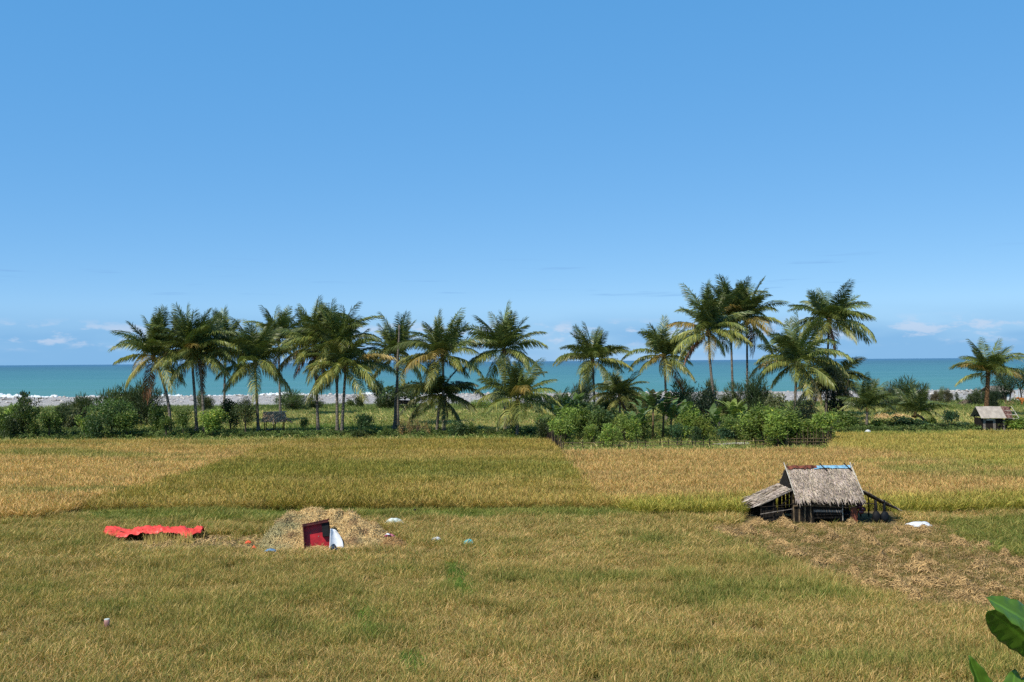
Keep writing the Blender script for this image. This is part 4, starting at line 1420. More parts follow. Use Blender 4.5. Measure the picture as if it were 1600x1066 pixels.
# right lean-to
qx0, qx1 = hx(1347), hx(1398)
m = MB()
slab(m, [(qx0, -0.05, 1.64), (qx1, -0.05, 0.72), (qx1, D - 0.4, 0.72), (qx0, D - 0.4, 1.64)], 0.06, np.array([0.35, 0.33, 0.3]))
r2 = m.build('leanto_roof', M['thatch'], hut)
m = MB()
strips_on(m, (qx0, -0.05, 1.64), (qx0, D - 0.4, 1.64), (qx1, D - 0.4, 0.72), (qx1, -0.05, 0.72), 12, 45, 0.36, 0.06, rr, 0.04, 0.2)
tag(m.build('thatch', M['thatch'], r2), kind='stuff')
pole(hut, 'eave_pole', (qx0 - 0.1, -0.1, 1.64), (qx1, -0.1, 0.69), 0.035, 'wood_dark')
for y_ in (0.0, D - 0.5):
    pole(hut, 'post', (hx(1363), y_, -0.1), (hx(1363), y_, 1.34), 0.045, 'wood_dark')
    pole(hut, 'post', (hx(1376), y_, -0.1), (hx(1376), y_, 1.1), 0.04, 'wood_dark')
pole(hut, 'rail', (xr - 0.05, -0.02, 1.0), (hx(1364), -0.02, 0.98), 0.03, 'wood_dark')
for i in range(7):                               # dry stalks poking up behind the right wing
    x_ = hx(1352) + i * 0.16
    pole(hut, 'dry_stalk', (x_, D - 0.5, 1.2 - i * 0.05), (x_ + rr.uniform(-.1, .1), D - 0.45, 1.75 + rr.uniform(-.15, .3) - i * 0.02), 0.012, 'bamboo_brown', 4)
# things hanging and standing in the wings
for px_, zc, rz_, mt, nm, lb in ((1364, 0.30, 0.33, 'black', 'hanging_bundle', 'shade-darkened black rounded bundle hanging on the first post of the right wing'),
                                 (1377, 0.30, 0.30, 'slate', 'hanging_sack', 'shade-darkened blue grey rounded sack hanging on the second post of the right wing')):
    m = MB()
    X = hx(px_)
    m.ball((X, -0.12, zc + 0.02), (0.22, 0.18, rz_), 12, 9, 0.07, None, rr)
    m.tube([(X, -0.12, zc + rz_ - 0.08), (X + 0.01, -0.10, 0.85), (X, -0.06, 1.18)], [0.05, 0.05, 0.045], 7)
    o = m.build(nm, M[mt], None, True)
    o.location = hb
    tag(o, lb, 'bundle' if mt == 'black' else 'sack')
m = MB()
m.tube([(0, 0, 0), (0, 0, 0.1), (0, 0, 0.5), (0, 0, 0.9), (0, 0, 0.95), (0, 0, 1.12)], [0.22, 0.26, 0.27, 0.24, 0.17, 0.15], 14)
o = m.build('storage_drum', M['black'], None, True)
o.location = hb + Vector((hx(1206), 0.9, 0))
tag(o, 'dark drum standing in the shade of the left lean-to wing', 'drum')
m = MB()
for i in range(5):
    m.ball((0.1 * math.sin(i * 2), 0, 0.16 + i * 0.13), (0.17 - i * 0.012, 0.12, 0.12), 9, 6, 0.12, None, rr)
o = m.build('hanging_clothes', M['magenta'], None, True)
o.location = hb + Vector((xr + 0.10, -0.12, 0.42))
tag(o, 'dark maroon cloth bunched on the end post of the field hut', 'cloth')

# ---- small thatched shelter among the palms
sb = at(429, 681)
k2 = mpp(sb.y)
sh = thing('thatched_shelter', 'small open shelter with ragged brown thatch under the palms', 'shelter', sb, R(8))
wS, dS = 2.5, 2.0
m = MB()
zr, ze = 2.75, 1.75
slab(m, [(-wS / 2, 0, zr), (wS / 2 - 0.1, 0, zr), (wS / 2 + 0.1, -dS / 2 - 0.1, ze), (-wS / 2 - 0.1, -dS / 2 - 0.1, ze)], 0.08, np.array([0.5] * 3))
slab(m, [(-wS / 2, 0, zr), (wS / 2 - 0.1, 0, zr), (wS / 2 + 0.1, dS / 2 + 0.1, ze), (-wS / 2 - 0.1, dS / 2 + 0.1, ze)], 0.08, np.array([0.5] * 3))
ro = m.build('roof', M['thatch_old'], sh)
m = MB()
for s_ in (-1, 1):
    strips_on(m, (-wS / 2, 0, zr), (wS / 2 - .1, 0, zr), (wS / 2 + .1, s_ * (dS / 2 + .1), ze), (-wS / 2 - .1, s_ * (dS / 2 + .1), ze), 8, 34, 0.5, 0.09, rr, 0.12, 0.4)
tag(m.build('thatch', M['thatch_old'], ro), kind='stuff')
m = MB()
strips_on(m, (wS / 2 - 0.1, -0.5, zr - 0.55), (wS / 2 - 0.1, 0.5, zr - 0.55), (wS / 2 + 0.55, 1.0, ze - 0.1), (wS / 2 + 0.55, -1.0, ze - 0.1), 5, 22, 0.45, 0.09, rr, 0.08, 0.3)
tag(m.build('gable_thatch', M['thatch_old'], sh), kind='stuff')
for x_ in (-1.05, 0.0, 1.05):
    for y_ in (-0.85, 0.85):
        pole(sh, 'post', (x_, y_, -0.1), (x_, y_, 1.95), 0.06, 'wood_dark')
m = MB()
m.box((0, 0, 0.72), (2.3, 1.8, 0.07))
m.build('deck', M['wood_dark'], sh)
pole(sh, 'rail', (-1.1, -0.92, 0.66), (1.1, -0.92, 0.66), 0.05, 'wood_dark')
pole(sh, 'ridge_pole', (-1.3, 0, zr + 0.04), (1.45, 0, zr + 0.08), 0.05, 'bamboo')

# ---- tin roofed shed at the right
tb_ = at(1560, 677)
k2 = mpp(tb_.y)
X = lambda px: (px - 1560) * k2
shed = thing('tin_shed', 'dark boarded shed with pale tin roof and a rusted broken end', 'shed', tb_, R(-4))
x0, x1 = X(1537), X(1586)
yD = 2.4
zr, ze = 2.95, 1.72
def corr(m, xa, xb, za, zb, ya, yb2, n):
    """corrugated sheet: waves run down the slope"""
    xs = np.linspace(xa, xb, n)
    dz = 0.022 * np.cos(np.arange(n) * math.pi)
    V = []
    for i, x_ in enumerate(xs):
        V += [(x_, ya, za + dz[i]), (x_, yb2, zb + dz[i])]
    m.add(V, [(2 * i, 2 * i + 1, 2 * i + 3, 2 * i + 2) for i in range(n - 1)])


for i, (a, b2, mt, dzz) in enumerate(((X(1532), X(1545.2), 'tin', 0), (X(1544.6), X(1558.2), 'tin', 0.012), (X(1557.6), X(1571), 'tin', 0.0), (X(1570.4), X(1580), 'tin_rust', 0.015), (X(1579), X(1587), 'tin_rust', -0.03))):
    for fr in (True, False):
        m = MB()
        e_y = -0.45 if fr else yD + 0.45
        if i == 4:
            corr(m, a, b2 - (0.25 if fr else 0), zr + dzz, ze + dzz + 0.35, yD / 2, e_y * 0.55 + yD / 2 * 0.45, 12)
        else:
            corr(m, a, b2, zr + dzz, ze + dzz, yD / 2, e_y, 18)
        o = m.build('roof_sheet', M[mt], shed)
        md = o.modifiers.new('thickness', 'SOLIDIFY')
        md.thickness = 0.012
        if mt == 'tin_rust':
            o['label'] = 'rusted broken roof sheet'
for i in range(13):
    m = MB()
    x_ = x0 + 0.15 + i * (x1 - x0 - 0.3) / 12
    if i in (2, 8):
        m.box((x_, 0, 0.75), (0.26, 0.03, 1.5))
    else:
        m.box((x_, rr.uniform(-.012, .012), 0.88), (0.27, 0.03, 1.55))
    m.build('board', M['wood_dark'] if i % 4 else M['wood_grey'], shed)
for i in range(8):
    m = MB()
    m.box((x0 + 0.02, 0.2 + i * 0.29, 0.88), (0.03, 0.27, 1.6))
    m.build('board', M['wood_dark'], shed)
for x_ in (x0, (x0 + x1) / 2, x1):
    for y_ in (0.06, yD):
        pole(shed, 'post', (x_, y_, -0.1), (x_, y_, 1.9), 0.07, 'wood_dark')
for f in (0.02, 0.5, 0.98):
    pole(shed, 'rafter', (X(1587) + 0.05, -0.45 + f * 0.9, ze - 0.08 + (zr - ze) * f * 0.7), (X(1587) - 1.0, -0.4 + f * 0.9, ze - 0.06 + (zr - ze) * f * 0.7), 0.035, 'bamboo')
pole(shed, 'rafter', (X(1589), -0.45, ze - 0.02), (X(1587), yD / 2, zr), 0.04, 'bamboo')
m = MB()
m.box((X(1548), -0.05, 1.55), (0.9, 0.03, 0.22))
m.build('wall_panel', M['bamboo'], shed)
# low timber stack beside it
ts = at(1590, 678)
m = MB()
t = thing('timber_pile', 'low pile of grey poles beside the shed', 'timber pile', ts)
for i in range(6):
    pole(t, 'log', (-2.6 + rr.uniform(-.3, .3), 0.25 * (i % 3), 0.1 + 0.17 * (i // 3)), (2.4 + rr.uniform(-.3, .3), 0.25 * (i % 3) + 0.1, 0.12 + 0.17 * (i // 3)), 0.08, 'wood_grey')

# ---- far hut at the right edge
fb = at(1566, 628)
far_h = thing('beach_hut', 'far hut with pale grey roof and white wall pieces at the beach', 'hut', fb, R(8))
m = MB()
slab(m, [(-2.2, 1.6, 3.1), (2.0, 1.6, 3.1), (2.4, -0.6, 1.9), (-2.6, -0.6, 1.9)], 0.12)
m.build('roof', M['wood_grey'], far_h)
m = MB()
slab(m, [(-2.2, 1.6, 3.1), (2.0, 1.6, 3.1), (2.4, 3.8, 1.9), (-2.6, 3.8, 1.9)], 0.12)
m.build('roof', M['wood_grey'], far_h)
m = MB()
m.box((-0.2, 1.6, 0.9), (3.8, 3.2, 1.8))
m.build('wall', M['wood_dark'], far_h)
m = MB()
m.box((1.4, -0.04, 0.8), (0.9, 0.05, 1.2))
m.build('wall_panel', M['white'], far_h)
m = MB()
m.box((4.2, 1.0, 1.0), (1.1, 0.08, 1.9))
m.build('wall_panel', M['white'], far_h)
for x_ in (2.3, 3.2):
    pole(far_h, 'post', (x_, -0.4, -0.1), (x_, -0.4, 1.95), 0.09, 'bamboo')

# ---- low dark shelter on the beach edge
db = at(634, 640)
dh = thing('beach_shelter', 'low dark roofed shelter at the beach behind the dead trunk', 'shelter', db, R(-6))
m = MB()
slab(m, [(-1.9, 0.6, 1.7), (1.9, 0.6, 1.6), (2.1, -1.0, 1.15), (-2.1, -1.0, 1.2)], 0.14)
m.build('roof', M['wood_dark'], dh)
for x_ in (-1.7, 0, 1.7):
    pole(dh, 'post', (x_, -0.8, -0.1), (x_, -0.8, 1.2), 0.07, 'wood_dark')
    pole(dh, 'post', (x_, 0.6, -0.1), (x_, 0.6, 1.6), 0.07, 'wood_dark')
m = MB()
m.box((0, 0.3, 0.45), (3.2, 0.9, 0.1))
m.build('bench', M['wood_dark'], dh)
bx_ = at(684, 640)
m = MB()
m.box((0, 0, 0.28), (0.75, 0.5, 0.56))
m.box((0, 0, 0.6), (0.8, 0.55, 0.06))
o = m.build('white_crate', M['white'])
o.location = bx_
tag(o, 'small white box on the grass between the squat palm trunks', 'box')

# ================================================================== FENCES
# dark stick fence running away along the garden
t = thing('stick_fence', 'dark fence of close uneven sticks along the garden side', 'fence', at(878, 713))
p0, p1 = at(878, 713), at(846, 684)
n = 92
ST = []
for j in range(6):
    m = MB()
    hgt = 1.05 + 0.14 * j
    m.tube([(0, 0, -0.1), (0.02 * (j - 3), 0.01, hgt * 0.5), (0.03 * (j % 3 - 1), 0, hgt)], [0.035, 0.032, 0.02], 5)
    ST.append(m.mesh('stick', M['bamboo_brown'] if j % 3 == 2 else M['wood_dark']))
for i in range(n):
    p = p0.lerp(p1, i / (n - 1)) - p0
    link('stick', ST[rr.randrange(6)], t, p + Vector((rr.uniform(-.06, .06), rr.uniform(-.05, .05), 0)), (rr.uniform(-.16, .16), rr.uniform(-.14, .14), rr.uniform(0, 6)))
pole(t, 'rail', (0.06, 0, 0.62), (p1 - p0) + Vector((0.06, 0, 0.62)), 0.03, 'wood_dark')
# low rail fence along the front of the garden
fa, fb2 = at(881, 703.5), at(1228, 700.5)
t = thing('rail_fence', 'low fence of thin dark rails and posts in front of the garden', 'fence', fa)
for i in range(22):
    f = i / 21
    p = (fb2 - fa) * f + Vector((rr.uniform(-.3, .3), 0, 0))
    hgt = rr.uniform(0.75, 1.0) if i not in (3, 11) else 1.35
    pole(t, 'post', p + Vector((0, 0, -0.1)), p + Vector((rr.uniform(-.05, .05), 0, hgt)), 0.045, 'wood_dark')
for j, z_ in enumerate((0.42, 0.72)):
    pr = Vector((0, -0.05, z_))
    for i in range(9):
        a, b2 = (fb2 - fa) * (i / 9) + Vector((0, -0.05, z_ + rr.uniform(-.05, .05))), (fb2 - fa) * ((i + 1) / 9 + 0.01) + Vector((0, -0.05, z_ + rr.uniform(-.05, .05)))
        pole(t, 'rail', a, b2, 0.024, 'bamboo_brown')
# paling fence of the cassava corner
pa, pb = at(1228, 701.5), at(1298, 700)
t = thing('bamboo_fence', 'brown paling fence of bamboo uprights and cross rails at the cassava corner', 'fence', pa)
for i in range(38):
    p = (pb - pa) * (i / 37)
    link('paling', ST[rr.randrange(6)], t, p + Vector((rr.uniform(-.03, .03), 0, 0)), (rr.uniform(-.06, .06), rr.uniform(-.1, .1), rr.uniform(0, 6)), (1, 1, rr.uniform(0.75, 1.25)))
for z_ in (0.3, 0.65, 0.95):
    pole(t, 'rail', Vector((-0.1, -0.05, z_)), (pb - pa) + Vector((0.1, -0.05, z_ + rr.uniform(-.06, .06))), 0.03, 'bamboo_brown')
pc = at(1300, 684)
for i in range(24):
    p = (pb - pa) + (pc - pb) * (i / 23)
    link('paling', ST[rr.randrange(6)], t, p, (rr.uniform(-.06, .06), rr.uniform(-.1, .1), rr.uniform(0, 6)))
# fallen pale poles
fp = at(1145, 699)
t = thing('fallen_poles', 'pale bamboo poles lying in the grass behind the rail fence', 'poles', fp)
for i in range(4):
    pole(t, 'pole', (-1.5 + rr.uniform(-.4, .3), 0.15 * i, 0.25 + 0.02 * i), (1.3 + rr.uniform(-.3, .6), 0.15 * i + rr.uniform(-.2, .3), 0.32 + 0.03 * i), 0.035, 'bamboo')


# ================================================================== STRAW, TARP AND LITTER
def straws(m, P, N, n_len, width, r, flat=0.25, tones=None):
    """thin strips lying on surface points P with normals N"""
    n = len(P)
    d = r.normal(0, 1, (n, 3))
    d = unit(d - N * (d * N).sum(1, keepdims=True) * (1 - flat))
    L = n_len * r.uniform(0.5, 1.3, n)[:, None]
    sd = unit(np.cross(d, N + r.normal(0, 0.4, (n, 3)))) * (width * r.uniform(0.6, 1.4, n))[:, None] * 0.5
    mid = P + N * r.uniform(0.01, 0.07, n)[:, None]
    a, b2 = P - d * L * 0.5 + N * 0.005, P + d * L * 0.5 - np.array([0, 0, 1.0]) * L * 0.12
    t = r.uniform(0.45, 1.3, n)[:, None] * np.array([1.0, 1.0, 1.0]) if tones is None else tones
    m.quads(np.stack([a - sd * 0.5, a + sd * 0.5, mid + sd, mid - sd], 1), t)
    m.quads(np.stack([mid - sd, mid + sd, b2 + sd * 0.4, b2 - sd * 0.4], 1), t)


# big threshed heap
hp = at(510, 860)
kx = mpp(hp.y)
X2 = lambda px: (px - 510) * kx
lumps = []                                    # x, y, radius x, radius y, height
for px, dy, rx, ry, hh in ((497, 1.9, 1.05, 0.95, 1.05), (455, 1.7, 0.95, 0.85, 0.95), (540, 1.8, 1.3, 1.0, 0.95), (475, 1.4, 1.6, 1.1, 0.55), (430, 1.1, 0.8, 0.75, 0.65), (440, 0.7, 0.9, 0.6, 0.45),
                           (570, 1.3, 0.95, 0.8, 0.45), (545, 0.8, 0.8, 0.6, 0.40), (418, 0.5, 0.55, 0.5, 0.35), (600, 0.9, 0.9, 0.7, 0.22), (515, 2.0, 0.5, 0.5, 0.30), (483, 1.9, 0.4, 0.4, 0.25)):
    lumps.append((X2(px), dy, rx, ry, hh))


def heap_z(x, y):
    z = np.zeros_like(x)
    for lx, ly, rx, ry, hh in lumps:
        z = z + hh * np.exp(-(((x - lx) / rx) ** 2 + ((y - ly) / ry) ** 2) * 1.1)
    z = 2.3 * np.tanh(z * 0.80 / 2.0) - 0.07
    return z + 0.42 * (fbm(x * 1.5 + 9, y * 1.5 + 5, 811) - 0.5) * np.clip(z * 3, 0, 1) + 0.20 * (fbm(x * 5 + 3, y * 5, 821) - 0.5) * np.clip(z * 4, 0, 1)


rl_ = np.random.default_rng(5)
for i_ in range(26):
    a_, d_ = rl_.uniform(0, 6.28), rl_.uniform(0.1, 1.0)
    r_ = rl_.uniform(0.16, 0.36)
    lumps.append((-0.1 + 2.3 * d_ * math.cos(a_), 1.4 + 0.9 * d_ * math.sin(a_), r_ * 1.3, r_, rl_.uniform(0.2, 0.45) * (1.1 - 0.5 * d_)))
t = thing('straw_heap', 'large heap of threshed tan straw behind an open red box', 'straw heap', hp)
xs, ys_ = np.linspace(-4.2, 4.2, 110), np.linspace(-0.9, 4.2, 70)
XX, YY = np.meshgrid(xs, ys_)
ZZ = heap_z(XX, YY)
m = MB()
V = np.stack([XX, YY, ZZ], -1).reshape(-1, 3)
nx = len(xs)
tone = (0.42 + 0.3 * fbm(V[:, 0] * 3 + 5, V[:, 1] * 3 + 5, 831))[:, None] * np.ones((1, 3))
m.add(V, [(j * nx + i, j * nx + i + 1, (j + 1) * nx + i + 1, (j + 1) * nx + i) for j in range(len(ys_) - 1) for i in range(nx - 1) if ZZ[j, i] > -0.045], tone)
m.build('mound', M['straw'], t, True)
r8 = np.random.default_rng(88)
PX = np.stack([r8.uniform(-4.0, 4.0, 60000), r8.uniform(-0.9, 4.0, 60000)], 1)
z = heap_z(PX[:, 0], PX[:, 1])
ok = (z > 0.0) | ((z > -0.05) & (r8.random(len(z)) < 0.25))
ok &= r8.random(len(z)) < np.where(PX[:, 1] > 2.6, 0.35, 0.9)
PX, z = PX[ok], z[ok]
e = 0.03
N = unit(np.stack([-(heap_z(PX[:, 0] + e, PX[:, 1]) - z) / e, -(heap_z(PX[:, 0], PX[:, 1] + e) - z) / e, np.ones(len(z))], 1))
nz = fbm(PX[:, 0] * 1.1 + 4, PX[:, 1] * 1.1 + z * 2, 841)
greenish = np.clip((nz - 0.55) * 4 + np.clip(-PX[:, 0] / 1.6 - 0.45, 0, 1) * 1.3 - z * 0.45, 0, 1)[:, None]
brown = np.clip((fbm(PX[:, 0] * 1.8 + 8, PX[:, 1] * 1.8 + z * 2 + 3, 851) - 0.58) * 6, 0, 1)[:, None]
tones = r8.uniform(0.55, 1.35, (len(z), 1)) * np.array([1.0, 1.0, 1.0])
tones = tones * (1 - greenish * np.array([[0.40, 0.26, 0.2]])) * (1 - brown * np.array([[0.45, 0.52, 0.5]]))
m = MB()
straws(m, np.column_stack([PX, z]), N, 0.42, 0.024, r8, 0.3, tones)
tag(m.build('straw', M['straw'], t), kind='stuff')

# low brown heap beside it
lb = at(612, 858)
t = thing('brown_straw_heap', 'low brownish pile of old straw right of the large heap', 'straw heap', lb)
PX = np.stack([r8.normal(0, 0.42, 2600), r8.normal(0.3, 0.28, 2600)], 1)
zf = lambda x, y: 0.42 * np.exp(-(x / 0.55) ** 2 - ((y - 0.3) / 0.4) ** 2)
z = zf(PX[:, 0], PX[:, 1])
N = unit(np.stack([-(zf(PX[:, 0] + e, PX[:, 1]) - z) / e, -(zf(PX[:, 0], PX[:, 1] + e) - z) / e, np.ones(len(z))], 1))
m = MB()
straws(m, np.column_stack([PX, z]), N, 0.34, 0.024, r8, 0.4, r8.uniform(0.35, 1.0, (len(z), 1)) * np.array([0.95, 0.82, 0.75]))
m.build('straw', M['straw'], t)

# trampled straw between tarp and heap
PX = []
while len(PX) < 5200:
    p = at(r8.uniform(205, 645), r8.uniform(836, 868))
    PX.append((p.x, p.y))
PX = np.array(PX)
PX = PX[inside(PX, CLEAR)]
m = MB()
straws(m, np.column_stack([PX, np.full(len(PX), 0.03) + 0.05 * r8.random(len(PX))]), np.tile([0, 0, 1.0], (len(PX), 1)), 0.40, 0.026, r8, 0.25, r8.uniform(0.4, 1.15, (len(PX), 1)) * np.array([1, 0.95, 0.9]))
tag(m.build('trampled_straw', M['straw']), kind='stuff')

# loose straw strewn over the cut paddy before the hut
PX = r8.uniform((10, 28), (34, 53), (60000, 2))
PX = PX[inside(PX, STRAWY)]
PX = PX[fbm(PX[:, 0] / 1.1, PX[:, 1] / 0.9, 871) + 0.25 * r8.random(len(PX)) > 0.62]
m = MB()
straws(m, np.column_stack([PX, 0.06 + 0.08 * r8.random(len(PX))]), np.tile([0, 0, 1.0], (len(PX), 1)), 0.38, 0.02, r8, 0.3, r8.uniform(0.35, 0.95, (len(PX), 1)) * np.array([1, 0.93, 0.92]))
tag(m.build('loose_straw', M['straw']), kind='stuff')

# small heaps left on the cut paddy
SH = []
for i in range(5):
    rr5 = np.random.default_rng(900 + i)
    nst = 300
    PX = np.stack([rr5.normal(0, 0.27, nst), rr5.normal(0, 0.22, nst)], 1)
    zf2 = lambda x, y: (0.26 + 0.05 * (i % 3)) * np.exp(-(x / 0.36) ** 2 - (y / 0.3) ** 2) + 0.04
    z = zf2(PX[:, 0], PX[:, 1])
    N = unit(np.stack([-(zf2(PX[:, 0] + e, PX[:, 1]) - z) / e, -(zf2(PX[:, 0], PX[:, 1] + e) - z) / e, np.ones(nst)], 1))
    dd = (rr5.random(nst) < 0.16)[:, None]
    m = MB()
    straws(m, np.column_stack([PX, z + 0.10]), N, 0.42, 0.028, rr5, 0.35, np.where(dd, 0.28, rr5.uniform(0.48, 1.0, (nst, 1))) * np.array([1, 0.93, 0.88]))
    SH.append(m.mesh('straw_tuft', M['straw']))
spots = [(1120, 832), (1165, 830), (1200, 840), (1185, 824), (1225, 824), (1285, 829), (1330, 825), (1357, 830), (1300, 845), (1255, 835), (1220, 854), (1420, 830), (1443, 836), (1350, 846), (1365, 854),
         (1415, 856), (1445, 858), (1470, 856), (1500, 856), (1540, 858), (1280, 881), (1305, 882), (1378, 878), (1435, 880), (1455, 885), (1435, 896), (1335, 902), (1340, 912), (1382, 903), (1440, 911), (1487, 908),
         (1502, 918), (1362, 922), (1405, 924), (1425, 936), (1430, 944), (1530, 892), (1566, 897), (1600, 904), (1500, 936), (1535, 944), (1592, 937), (1570, 872), (1587, 884), (1556, 927), (1240, 872), (1150, 842),
         (1400, 840), (1490, 846), (1522, 932), (1135, 838), (1232, 830), (1172, 838), (1455, 920), (1320, 862), (1270, 850), (1395, 868)]
for i, (px, py) in enumerate(spots):
    o = link('straw_tuft', SH[rr.randrange(5)], None, at(px, py), (0, 0, rr.uniform(0, 6.28)), (rr.uniform(0.55, 1.15), rr.uniform(0.45, 0.8), rr.uniform(0.6, 1.1)))
    wh = ('lying close before the field hut', 'lying in the open paddy below the white sack', 'lying farthest from the hut, near the big glossy leaves')[(py > 848) + (py > 894)]
    tag(o, 'small tuft of cut tan straw ' + wh, 'straw tuft', 'straw tufts ' + wh)

# dry palm leaf heaps of the far meadow
for px, by, w_, h_, mt, lb_ in ((1513, 633, 1.5, 0.8, 'brush', 'grey brown brush heap on the meadow left of the thick stemmed palm'), (1378, 656, 1.3, 0.7, 'straw', 'tan straw mound behind the bushy young palm'),
                                (1405, 655, 1.6, 0.55, 'straw', 'flatter tan straw mound between the two young palms')):
    b = at(px, by)
    PX = np.stack([r8.normal(0, w_ * 0.55, 900), r8.normal(0, w_ * 0.5, 900)], 1)
    zf3 = lambda x, y: h_ * np.exp(-(x / w_) ** 2 - (y / w_) ** 2)
    z = zf3(PX[:, 0], PX[:, 1])
    N = unit(np.stack([-(zf3(PX[:, 0] + e, PX[:, 1]) - z) / e, -(zf3(PX[:, 0], PX[:, 1] + e) - z) / e, np.ones(len(z))], 1))
    m = MB()
    straws(m, np.column_stack([PX, z]), N, 0.9, 0.09, r8, 0.35)
    o = m.build('brush_heap' if mt == 'brush' else 'straw_mound', M[mt])
    o.location = b
    tag(o, lb_, 'brush heap' if mt == 'brush' else 'straw mound')


def cloth(name, mat, W_, D_, zf_, nx=40, ny=16, loc=(0, 0, 0), rotz=0.0, thick=0.006, shape=None):
    m = MB()
    V = []
    for j in range(ny):
        for i in range(nx):
            u, v_ = i / (nx - 1), j / (ny - 1)
            x_, y_ = (u - 0.5) * W_, (v_ - 0.5) * D_
            if shape:
                x_, y_ = shape(u, v_, x_, y_)
            V.append((x_, y_, zf_(u, v_)))
    m.add(V, [(j * nx + i, j * nx + i + 1, (j + 1) * nx + i + 1, (j + 1) * nx + i) for j in range(ny - 1) for i in range(nx - 1)])
    o = m.build(name, M[mat], None, True)
    md = o.modifiers.new('thickness', 'SOLIDIFY')
    md.thickness = thick
    o.location = loc
    o.rotation_euler = (0, 0, rotz)
    return o


# red tarpaulin over a row of sheaves
tl, trr = at(160, 845), at(314, 843)
tc0 = (tl + trr) / 2
Wt = (trr - tl).length
cr = lambda u, v_, s: float(fbm(np.array([u * 9.0 + s]), np.array([v_ * 3.0 + u * 2]), 71 + s, 3)[0])


def tz(u, v_):
    base = 0.24 + 0.30 * math.sin(math.pi * min(1, v_ * 0.9 + 0.08)) ** 0.8
    if u < 0.30:
        base -= 0.18 * (1 - v_) * (1 - abs(u - 0.15) / 0.15)
    base += 0.09 * math.exp(-((u - 0.10) / 0.07) ** 2) - 0.10 * math.exp(-((u - 0.26) / 0.05) ** 2)
    base -= 0.22 * (1 - v_) * math.exp(-((u - 0.87) / 0.05) ** 2)
    return base + 0.10 * (cr(u * 0.7, v_, 0) - 0.5) + 0.16 * (cr(u * 2.3 + v_ * 0.8, v_ * 1.2, 5) - 0.5) + 0.10 * (abs(cr(u * 3.5 - v_ * 1.6, v_ * 0.6, 7) - 0.5) * 4 - 0.5)


def tshape(u, v_, x_, y_):
    y_ += 0.035 * math.sin(u * 17) * (1 - v_) - 0.35 * (1 - v_) * math.exp(-((u - 0.87) / 0.06) ** 2)
    if u > 0.9:
        y_ = y_ * (1 - (u - 0.9) * 5)
    if u < 0.06:
        y_ *= 0.5 + u * 8
    return x_, y_


o = cloth('red_tarp', 'tarp', Wt, 1.15, tz, 96, 26, tc0 + Vector((0, 0.35, 0.02)), math.atan2(trr.y - tl.y, trr.x - tl.x), 0.008, tshape)
tag(o, 'long crumpled red tarpaulin spread over cut sheaves', 'tarpaulin')
rr6 = np.random.default_rng(66)
t = thing('rice_sheaves', 'row of cut rice sheaves with painted shade under the red tarpaulin', 'sheaves', tc0 + Vector((0, 0.45, 0)))
for i in range(9):
    x_ = -Wt / 2 + 0.45 + i * (Wt - 0.9) / 8
    m = MB()
    PX = np.stack([rr6.normal(0, 0.16, 160), rr6.normal(0, 0.22, 160), rr6.uniform(0.02, 0.36, 160)], 1)
    straws(m, PX, np.tile([0, 0, 1.0], (160, 1)), 0.6, 0.035, rr6, 0.5, rr6.uniform(0.3, 0.8, (160, 1)) * np.array([0.45, 0.4, 0.3]))  # tones cut to paint the shade beneath the tarpaulin into the straw
    o2 = m.build('sheaf', M['straw'], t)
    o2.location = (x_, 0, 0)
# standing stalks in front of the tarp's shade
m = MB()
PX = []
for i in range(420):
    p = at(rr6.uniform(215, 300), rr6.uniform(845, 853))
    if rr6.random() < 0.5 + 0.5 * math.sin(p.x * 4):
        PX.append((p.x, p.y, 0.0))
PX = np.array(PX)
nP = len(PX)
hgt = rr6.uniform(0.2, 0.55, nP)
wv_ = np.tile([0.014, 0, 0], (nP, 1))
tip = PX + np.stack([rr6.normal(0, 0.10, nP), rr6.normal(0, 0.08, nP), hgt], 1)
m.quads(np.stack([PX - wv_, PX + wv_, tip + wv_ * 0.4, tip - wv_ * 0.4], 1), rr6.uniform(0.4, 1.0, (nP, 1)) * np.array([0.85, 0.9, 0.6]))
tag(m.build('stalks', M['straw']), kind='stuff')

# the open red box
bb = at(497, 861)
kb = mpp(bb.y)
bx = thing('red_box', 'open red box with dark lid standing against the straw heap', 'box', bb, R(-7))
bx.rotation_euler = (R(-13), R(-5), R(9))
bw, bh, bd = 1.12, 1.28, 0.32
m = MB()
m.box((0, bd, bh / 2), (bw, 0.04, bh))
m.build('back_panel', M['red_paint'], bx)
m = MB()
m.box((-bw / 2 - 0.018, bd / 2, bh / 2 - 0.02), (0.04, bd + 0.05, bh))
m.build('side_panel', M['red_dark'], bx)
m = MB()
m.box((bw / 2 + 0.018, bd / 2 + 0.12, bh / 2 - 0.02), (0.04, bd - 0.2, bh))
m.build('side_panel', M['red_dark'], bx)
m = MB()
m.box((0.0, bd / 2, bh + 0.022), (bw + 0.12, bd + 0.05, 0.045), Matrix.Rotation(R(-5), 3, 'Y'))
m.build('lid', M['red_dark'], bx)
m = MB()
m.box((0.0, 0.0, bh - 0.05), (bw - 0.01, 0.03, 0.07), Matrix.Rotation(R(-4), 3, 'Y'))
m.build('lid_rim', M['red_dark'], bx)
m = MB()
m.box((0, bd / 2 - 0.02, 0.03), (bw - 0.02, bd - 0.04, 0.04))
m.build('floor_panel', M['red_paint'], bx)
m = MB()
m.box((bw / 2 - 0.16, bd - 0.13, bh - 0.36), (0.30, 0.2, 0.62))
m.build('compartment', M['black'], bx)
for px_, pz_ in ((-0.12, bh - 0.30), (0.06, bh - 0.62), (-0.30, bh - 0.42)):
    m = MB()
    m.ball((px_, bd - 0.03, pz_), (0.028, 0.02, 0.028), 8, 6)
    m.build('bolt', M['wood_grey'], bx, True)
